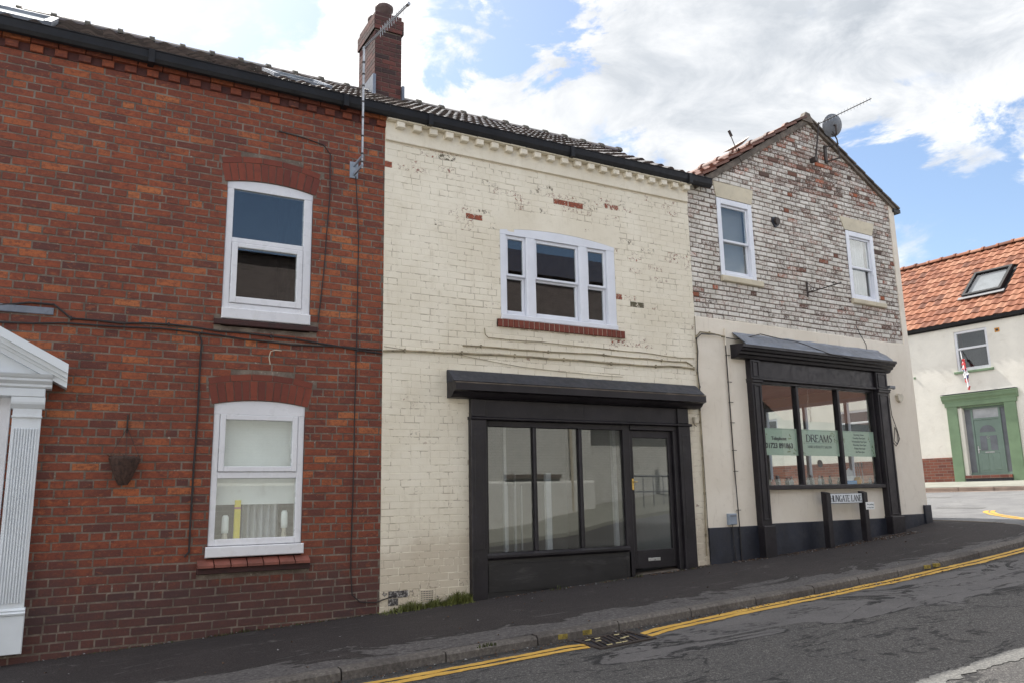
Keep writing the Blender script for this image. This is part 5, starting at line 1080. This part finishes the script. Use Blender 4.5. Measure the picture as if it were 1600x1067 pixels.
for i in range(17): c=bA.lerp(bB,(i+.6)/17); m.tube([c-Vector((0,0,.042)),c+Vector((0,0,.042))],.0032,0,5)
m.build('elements','alu',t)
def dish(name,label,c,nrm_,R_,mat,frame,arm,mount):
    t=thing(name,label,'satellite dish',c,frame); n=Vector(nrm_).normalized(); u=n.orthogonal().normalized(); v=n.cross(u); c=Vector(c); m=MB(); S=24; vs=[]
    rings=(0,.35,.7,1.0)
    for side in (0,-.008):
        for q in rings[1:]:
            for j in range(S): t_=2*math.pi*j/S; vs.append(c+(u*math.cos(t_)+v*math.sin(t_)*1.05)*R_*q+n*((q*q)*R_*.22+side))
    fs=[]
    for s_ in (0,1):
        o_=s_*3*S
        for k in range(2):
            for j in range(S): f=(o_+k*S+j,o_+k*S+(j+1)%S,o_+(k+1)*S+(j+1)%S,o_+(k+1)*S+j); fs.append(f if s_==0 else f[::-1])
        fs.append(tuple(o_+j for j in range(S)))
    fs+=[(2*S+j,2*S+(j+1)%S,5*S+(j+1)%S,5*S+j) for j in range(S)]
    m.raw(vs,fs,0); m.build('reflector',mat,t,smooth=False)
    m=MB(); arm(m,c,n,u,v); m.build('feed_arm','iron',t); m=MB(); mount(m,c,n); m.build('wall_mount','iron',t); return t
def armR(m,c,n,u,v):
    m.tube([c-n*.02,c-n*.06,c-n*.06+Vector((0,0,-.15)),c+Vector((0,0,-.20))-n*.02],.018,0,6); m.box(c.x-.04,c.x+.04,c.y+.02,c.y+.09,c.z-.02,c.z+.06,0); m.tube([c+Vector((0,0,-.2)),c+n*.24+Vector((.0,0,-.08))],.008); m.tube([c+n*.22+Vector((0,0,-.08)),c+n*.29+Vector((0,0,-.04))],.024)
def mtR(m,c,n):
    m.tube([c+Vector((.0,.03,-.1)),(c.x+.03,-.20,c.z-.27),(c.x+.05,-.20,c.z-.62)],.012,0,6); m.box(c.x-.10,c.x-.04,-.03,-.0,c.z-.66,c.z-.34,0)
    m.tube([(c.x-.07,-.01,c.z-.36),(c.x+.05,-.21,c.z-.34)],.013); m.tube([(c.x-.07,-.01,c.z-.63),(c.x+.06,-.21,c.z-.60)],.013)
dish('satellite_dish','grey satellite dish seen from behind on rusty bracket, right slope of the gable',(3.44,-.18,7.88),(.25,.88,.35),.195,'dishg',FC,armR,mtR)
def armL(m,c,n,u,v): m.tube([c+Vector((0,0,-.14)),c+n*.25+Vector((0,0,-.02))],.009); m.tube([c+n*.22,c+n*.32+Vector((0,0,.02))],.028)
def mtL(m,c,n): m.tube([c-n*.03,c-n*.05+Vector((0,0,-.5))],.016)
dish('satellite_dish','off-white satellite dish half hidden behind the left roof slope of the gable',(2.42,1.1,7.76),(-.55,.05,.8),.25,'dishw',FC,armL,mtL)
# cables on the walls
Yc=-.012
cable('wall_cable','black cable across red brick wall below upper window, dipping beside the door pediment',[(-2.0,Yc,3.44),(-.59,Yc,3.44),(-.35,Yc,3.49),(-.15,Yc,3.49),(0.0,Yc,3.37),(1.1,Yc,3.38),(2.16,Yc,3.34),(2.6,Yc,3.30),(3.16,Yc,3.25)],.010,'cable',seed=1,clips=4)
cable('wall_cable','straight thin black cable level across the red wall just above the pediment',[(-2.0,Yc,3.27),(-.57,Yc,3.28),(-.06,Yc,3.32),(.5,Yc-.01,3.325),(1.1,Yc,3.33),(1.88,Yc,3.285),(3.16,Yc,3.285)],.009,'cable',seed=2)
cable('wall_cable','black cable dropping left of the lower white window to a small junction',[(1.05,Yc,3.33),(1.17,Yc,3.32),(1.20,Yc,3.24),(1.20,Yc,2.53),(1.19,Yc,1.7),(1.19,Yc,1.13),(1.15,Yc,1.08)],.009,'cable',seed=3,clips=3,sag=.006)
cable('wall_cable','thin dark cable dropping from eaves just right of the upper red-house window',[(1.9,Yc,5.72),(2.2,Yc,5.70),(2.42,Yc,5.66),(2.50,Yc,5.56),(2.51,Yc,5.11),(2.47,Yc,4.3),(2.41,Yc,3.54)],.006,'cable',seed=4,sag=.008)
cable('wall_cable','thin dark cable straight down the red wall from aerial bracket to near the ground',[(2.81,-.02,5.34),(2.86,Yc,4.6),(2.86,Yc,3.62),(2.85,Yc,2.0),(2.84,Yc,.85),(2.86,Yc,.60),(2.95,Yc,.52),(3.12,Yc,.50),(3.36,Yc,.56)],.006,'cable',seed=5,sag=.005)
cable('wall_cable','cream painted cable bundle along the cream wall just above the shop fascia',[(3.18,-.014,3.28),(3.7,-.014,3.31),(4.44,-.014,3.33),(5.66,-.014,3.345),(6.92,-.014,3.345),(7.7,-.014,3.37),(7.88,-.014,3.36)],.013,'cablec',seed=6,clips=3)
cable('wall_cable','thin dark line looping just above the black shop fascia of the cream house',[(3.18,-.03,3.33),(3.6,-.02,3.30),(4.1,-.014,3.31),(4.5,-.014,3.26),(5.0,-.014,3.21),(5.6,-.014,3.18),(6.6,-.014,3.17)],.004,'cablec',seed=16,sag=.008)
cable('wall_cable','upper painted cable under the three-part window, dipping at its left end',[(4.50,-.012,3.66),(4.51,-.012,3.58),(4.55,-.012,3.545),(5.3,-.012,3.55),(5.87,-.012,3.54),(6.9,-.012,3.53),(7.6,-.012,3.50),(7.90,-.012,3.51)],.006,'cablec',seed=7,sag=.006)
cable('wall_cable','middle painted cable across the cream wall bending down at its right end',[(4.2,-.012,3.42),(5.2,-.012,3.43),(6.3,-.012,3.45),(7.3,-.012,3.44),(7.75,-.012,3.45),(7.86,-.012,3.40)],.010,'cablec',seed=8,sag=.008,clips=4)
cable('wall_cable','tangled cable bundle rising up the joint between cream house and corner building',[(7.90,-.02,.75),(7.93,-.02,1.6),(7.94,-.02,2.6),(7.95,-.02,3.0),(7.94,-.02,3.3),(7.96,-.02,3.6),(7.96,-.02,3.83),(8.02,-.04,3.90),(8.2,-.04,3.90),(8.50,-.04,3.87)],.011,'cablec',seed=9,clips=2)
cable('wall_cable','second strand twisting up the joint between the two cream fronts',[(7.93,-.035,2.75),(7.955,-.03,3.1),(7.93,-.03,3.35),(7.965,-.03,3.62),(7.95,-.03,3.80),(8.03,-.05,3.87),(8.3,-.05,3.885)],.008,'cable',seed=19,clips=3)
cable('wall_cable','black cable looping over the grey lead flashing of the salon shopfront',[(.48,-.03,3.87),(.75,-.05,3.85),(1.0,-.09,3.90),(1.25,-.10,3.965),(1.7,-.10,3.93),(2.05,-.10,3.92),(2.15,-.20,3.86),(2.6,-.285,3.74),(3.2,-.285,3.70),(4.2,-.285,3.72)],.007,'cable',FC,seed=10,sag=.004)
cable('wall_cable','short dark cable running down to the right end of the salon cornice',[(3.72,-.02,4.35),(3.82,-.02,4.2),(3.95,-.02,4.05),(3.98,-.02,3.8)],.006,'cable',FC,seed=11)
cable('wall_cable','coil of loose black cable hanging right of the salon pilaster',[(4.33,-.10,3.25),(4.36,-.08,3.05),(4.42,-.05,2.85),(4.55,-.03,2.62),(4.60,-.03,2.45),(4.52,-.03,2.36),(4.44,-.03,2.42),(4.50,-.03,2.65),(4.56,-.03,2.55),(4.55,-.03,2.40),(4.48,-.03,2.33),(4.40,-.03,2.4)],.006,'cable',FC,seed=12,sag=.004)
t=thing('conduit_pipe','thin vertical cream and black conduit on the cream render left of the salon pilaster','pipe',(.55,-.03,.72),FC)
m=MB(); m.tube([(.55,-.035,4.0),(.55,-.035,3.75)],.014,0,6); m.tube([(.572,-.03,3.72),(.575,-.03,1.8)],.012); m.build('painted_run','render',t); m=MB(); m.tube([(.548,-.035,3.75),(.552,-.035,2.5),(.56,-.035,1.8),(.56,-.05,1.1),(.56,-.05,.66)],.008); m.build('cable_run','cable',t); m=MB()
for z in (1.35,1.9,2.2,2.6,2.9,3.2,3.6): m.box(.545,.62,-.045,-.02,z,z+.008,0)
m.build('clip','iron',t)
t=thing('meter_box','small blue-grey meter box low on the cream render with a cable below it','meter box',(.42,-.05,1.2),FC)
m=MB(); m.box(.35,.50,-.075,-.016,1.155,1.31,0,b=.01); m.build('box','boxg',t); m=MB(); m.box(.365,.485,-.08,-.074,1.27,1.285,0); m.build('lid_seam','dishg',t); m=MB(); m.tube([(.42,-.05,1.155),(.42,-.055,.9),(.44,-.055,.66)],.006); m.build('cable','cable',t)
t=thing('alarm_sensor','small cream plastic box at the right end of the black shop cornice','sensor box',(7.84,-.03,2.62)); m=MB(); m.box(7.80,7.88,-.06,-.0,2.57,2.66,0,b=.008); m.build('box','plast',t); m=MB(); m.tube([(7.80,-.03,2.60),(7.80,-.04,2.55),(7.84,-.04,2.53)],.005); m.build('cable','cable',t)
m=MB(); m.prism([(4.62,3.20),(4.66,3.235),(4.70,3.215),(4.75,3.235),(4.79,3.19),(4.76,3.12),(4.70,3.085),(4.64,3.12)],-.07,-.016); o=m.build('wall_lamp','plast',None,FC,(4.7,-.03,3.15)); tag(o,'small shell shaped buff wall lamp right of the salon shopfront','wall lamp')
for i,(a_,b_) in enumerate(((4.36,4.44),)):
    m=MB(); m.box(4.30,4.46,-.15,-.09,3.30,3.345,0,b=.006); m.box(4.44,4.47,-.13,-.1,3.29,3.32,0); o=m.build('strip_lamp','dishg',None,FC,(4.4,-.12,3.32)); tag(o,'small grey tubular fitting at the top of the right salon pilaster','lamp fitting')
t=thing('sign_bracket','empty wrought iron hanging sign bracket with scrolls on whitewashed brick above the salon','sign bracket',(2.56,-.02,4.85),FC)
m=MB(); m.box(2.545,2.57,-.02,.0,4.72,4.98,0); m.build('backplate','iron',t); m=MB(); m.tube([(2.56,-.01,4.79),(2.60,-.62,4.82)],.009); m.build('arm','iron',t); m=MB()
for y0,q in ((-.10,.04),(-.52,.03)): m.tube([(2.56+.0,y0+q*math.cos(k*.7)*(1-k*.05),4.83+q*math.sin(k*.7)*(1-k*.05)) for k in range(12)],.005,0,5)
m.tube([(2.56,-.02,4.95),(2.565,-.10,4.86),(2.57,-.2,4.81)],.005,0,5); m.build('scroll','iron',t)
t=thing('vent_cowl','dark broken vent pipe sticking out of a hole in the whitewashed brick','vent pipe',(1.92,-.02,5.92),FC); m=MB(); m.tube([(1.92,.08,5.93),(1.93,-.05,5.91)],.06,0,10); m.build('pipe','iron',t); m=MB(); m.prism([(1.83,5.88),(1.90,5.80),(1.99,5.86),(2.02,5.96),(1.93,5.99),(1.84,5.97)],-.02,.0); m.build('hole','ink',t)
cable('wall_cable','pale hooked wire end poking from the red brick above the lower window',[(1.90,-.03,3.04),(1.885,-.03,3.12),(1.90,-.035,3.18),(1.95,-.02,3.20),(2.02,-.012,3.20)],.005,'plast',seed=13,sag=.001)
# hanging basket on the red wall
t=thing('hanging_basket','empty cone shaped dark wicker basket hanging on the red brick wall','hanging basket',(.55,-.1,2.05))
m=MB(); cx=.555
n=16; vs=[]
for (r,z) in ((.135,2.055),(.14,2.03),(.115,1.95),(.075,1.85),(.04,1.785)):
    for j in range(n+1): tt=math.pi+math.pi*j/n; vs.append((cx+r*math.cos(tt)*(1+.03*((j%2)*2-1)),-.015+r*math.sin(tt)*.9,z+.006*((j%3)-1)))
m.raw(vs,[(k*(n+1)+j,k*(n+1)+j+1,(k+1)*(n+1)+j+1,(k+1)*(n+1)+j) for k in range(4) for j in range(n)]+[tuple(4*(n+1)+j for j in range(n+1))],0); m.face([vs[j] for j in range(n+1)],0); m.build('basket','wick',t)
m=MB(); m.tube([(.43,-.03,2.06),(.56,-.03,2.33)],.0025); m.tube([(.68,-.03,2.06),(.56,-.03,2.33)],.0025); m.tube([(.56,-.12,2.06),(.56,-.03,2.33)],.0025); m.build('chain','iron',t)
m=MB(); m.box(.553,.567,-.02,.0,2.28,2.46,0); m.tube([(.56,-.01,2.30),(.56,-.05,2.31),(.56,-.06,2.34)],.006); m.build('hook','iron',t)
m=MB(); rn=random.Random(4)
for i in range(26): a_=rn.uniform(.42,.69); m.tube([(a_,-.02-rn.random()*.08,2.05),(a_+rn.uniform(-.05,.05),-.04-rn.random()*.08,2.06+rn.random()*.05)],.0018,0,3)
m.build('dead_stems','dusty',t)
# ornaments behind the lower red-house window
for i,(x,lb) in enumerate(((1.54,'white candle lamp at the left inside the lower window'),(2.14,'white candle lamp at the right inside the lower window'))):
    t=thing('candle_lamp',lb,'lamp',(x,.11,1.19),FM,'candle lamps in the window'); m=MB(); m.lathe([(0,0),(.025,0),(.028,.05),(.02,.1),(.026,.13),(0,.13)],(x,.11,1.20),0,12); m.build('stand','plast',t,smooth=True); m=MB(); m.lathe([(0,0),(.033,0),(.036,.04),(.033,.16),(.02,.18),(0,.18)],(x,.11,1.325 if i else 1.29),0,12); m.build('shade','blind',t,smooth=True)
m=MB(); m.box(1.63,1.69,.11,.15,1.19,1.62,0,b=.004); m.box(1.628,1.692,.108,.152,1.53,1.55,1); o=m.build('yellow_tube',['yellow','pink'],None,FM,(1.66,.13,1.19)); tag(o,'tall narrow yellow pack standing behind the lower window of the red house','pack')
m=MB(); n=30; vs=[(1.72+.38*i/n,.2+.03*math.sin(i*1.1),z) for z in (1.19,1.6) for i in range(n+1)]; m.raw(vs,[(i,i+1,i+n+2,i+n+1) for i in range(n)]); m.build('curtain','cloth',win)
m=MB(); m.box(1.3,2.36,.10,.3,1.15,1.19,0); m.build('inner_sill','upvc',win)
# ================================================================ STREET NAME SIGN
t=thing('street_sign','low street name sign HUNGATE LANE on two black square posts in front of the salon','street sign',(2.75,-.2,.78),FC)
for p,q,zz in ((2.27,2.37,.70),(3.17,3.27,.76)):
    m=MB(); m.box(p,q,-.24,-.14,zz-.1,1.565,0,b=.008); m.raw([(p,-.24,1.565),(q,-.24,1.565),(q,-.14,1.59),(p,-.14,1.59),(p,-.14,1.565),(q,-.14,1.565)],[(0,1,2,3),(1,5,2),(0,3,4)],0); m.build('post','black',t)
m=MB(); m.box(2.372,3.168,-.205,-.185,1.405,1.56,0,b=.004); m.box(2.376,3.164,-.209,-.2055,1.412,1.553,1); pl_=m.build('name_plate',['black','plate'],t)
serif_text('HUNGATE LANE',.098,2.392,3.150,-.2095,1.433,pl_,'ink',thick=.15,thin=.07)
m=MB(); m.box(3.19,3.40,-.252,-.244,1.30,1.415,0,b=.002); pl_=m.build('small_notice','platew',t)
text_mesh('No parking',.036,3.295,-.253,1.368,pl_,'inkg'); text_mesh('at any time',.036,3.295,-.253,1.322,pl_,'inkg')
# ================================================================ weeds and litter at the foot of the walls
def blades(name,label,spots,mat,kind='stuff',cat='grass'):
    rn=random.Random(len(label)); m=MB()
    for (x0,x1,n,h,w_,ys) in spots:
        for i in range(n):
            x=rn.uniform(x0,x1); y=rn.uniform(*ys); hh=h*rn.uniform(.35,1)*(math.sin(math.pi*(x-x0)/(x1-x0))*.5+.5); a_=rn.uniform(0,6.28); l=rn.uniform(.2,.9)*hh; dx,dy=math.cos(a_),math.sin(a_); z=pz(x,y)-.003; q=.0035+rn.random()*.003
            pts=[(x-dy*q,y+dx*q,z),(x+dy*q,y-dx*q,z),(x+dx*l*.4+dy*q*.7,y+dy*l*.4-dx*q*.7,z+hh*.65),(x+dx*l,y+dy*l,z+hh*.9),(x+dx*l*.4-dy*q*.7,y+dy*l*.4+dx*q*.7,z+hh*.65)]
            m.raw(pts,[(0,1,2,4),(4,2,3)],0,rn.random())
    o=m.build(name,mat); return tag(o,label,cat,None,kind)
blades('grass_tuft','tufts of yellow-green grass along the foot of the cream wall below the air brick',[(3.2,3.5,90,.07,0,(-.14,.02)),(3.38,3.66,260,.13,0,(-.15,.02)),(3.55,3.8,120,.08,0,(-.12,.02)),(3.7,3.95,220,.12,0,(-.12,.02)),(3.95,4.27,420,.18,0,(-.13,.02)),(3.1,4.27,200,.05,0,(-.2,.02))],'grass')
blades('weeds','thin green weeds in the joint below the black stall riser and red wall',[(.3,3.1,140,.035,0,(-.05,.01)),(1.4,1.9,60,.05,0,(-.05,.01)),(5.3,5.55,26,.07,0,(-.15,-.1)),(5.9,6.6,60,.03,0,(-.15,-.1)),(6.6,6.72,20,.07,0,(-.15,-.1)),(7.1,7.9,60,.03,0,(-.15,-.05)),(3.25,3.45,50,.05,0,(-2.22,-2.18))],'moss')
m=MB(); rn=random.Random(77)
for (x0,x1,y0,y1,n) in ((8.3,8.95,-.16,-.03,160),(9.2,11.6,-.22,-.02,420),(11.3,12.3,-.28,-.05,260),(7.7,8.0,-.1,0,60),(7.0,7.7,-.16,-.1,60),(4.5,7.4,-.18,-.1,160),(-.5,3.1,-.08,0,120),(2,9,-2.30,-2.18,240),(-1,13,-2.1,-.2,110),(2,12,-2.3,-2.18,160)):
    for i in range(n):
        x,y=rn.uniform(x0,x1),rn.uniform(y0,y1); z=(pz(x,y) if y>-2.15 else rz(x,y))+.004; s_=rn.uniform(.004,.016); a_=rn.uniform(0,6.28); c_,d_=math.cos(a_)*s_,math.sin(a_)*s_
        m.raw([(x+c_,y+d_,z),(x-d_,y+c_,z+s_*.7),(x-c_,y-d_,z),(x+d_,y-c_,z+s_*.4)],[(0,1,2,3)],0 if rn.random()<.8 else 1,rn.random())
o=m.build('leaf_litter',['dusty','plaster']); tag(o,'scattered dead leaves and grit along the foot of the buildings','leaf litter',None,'stuff')
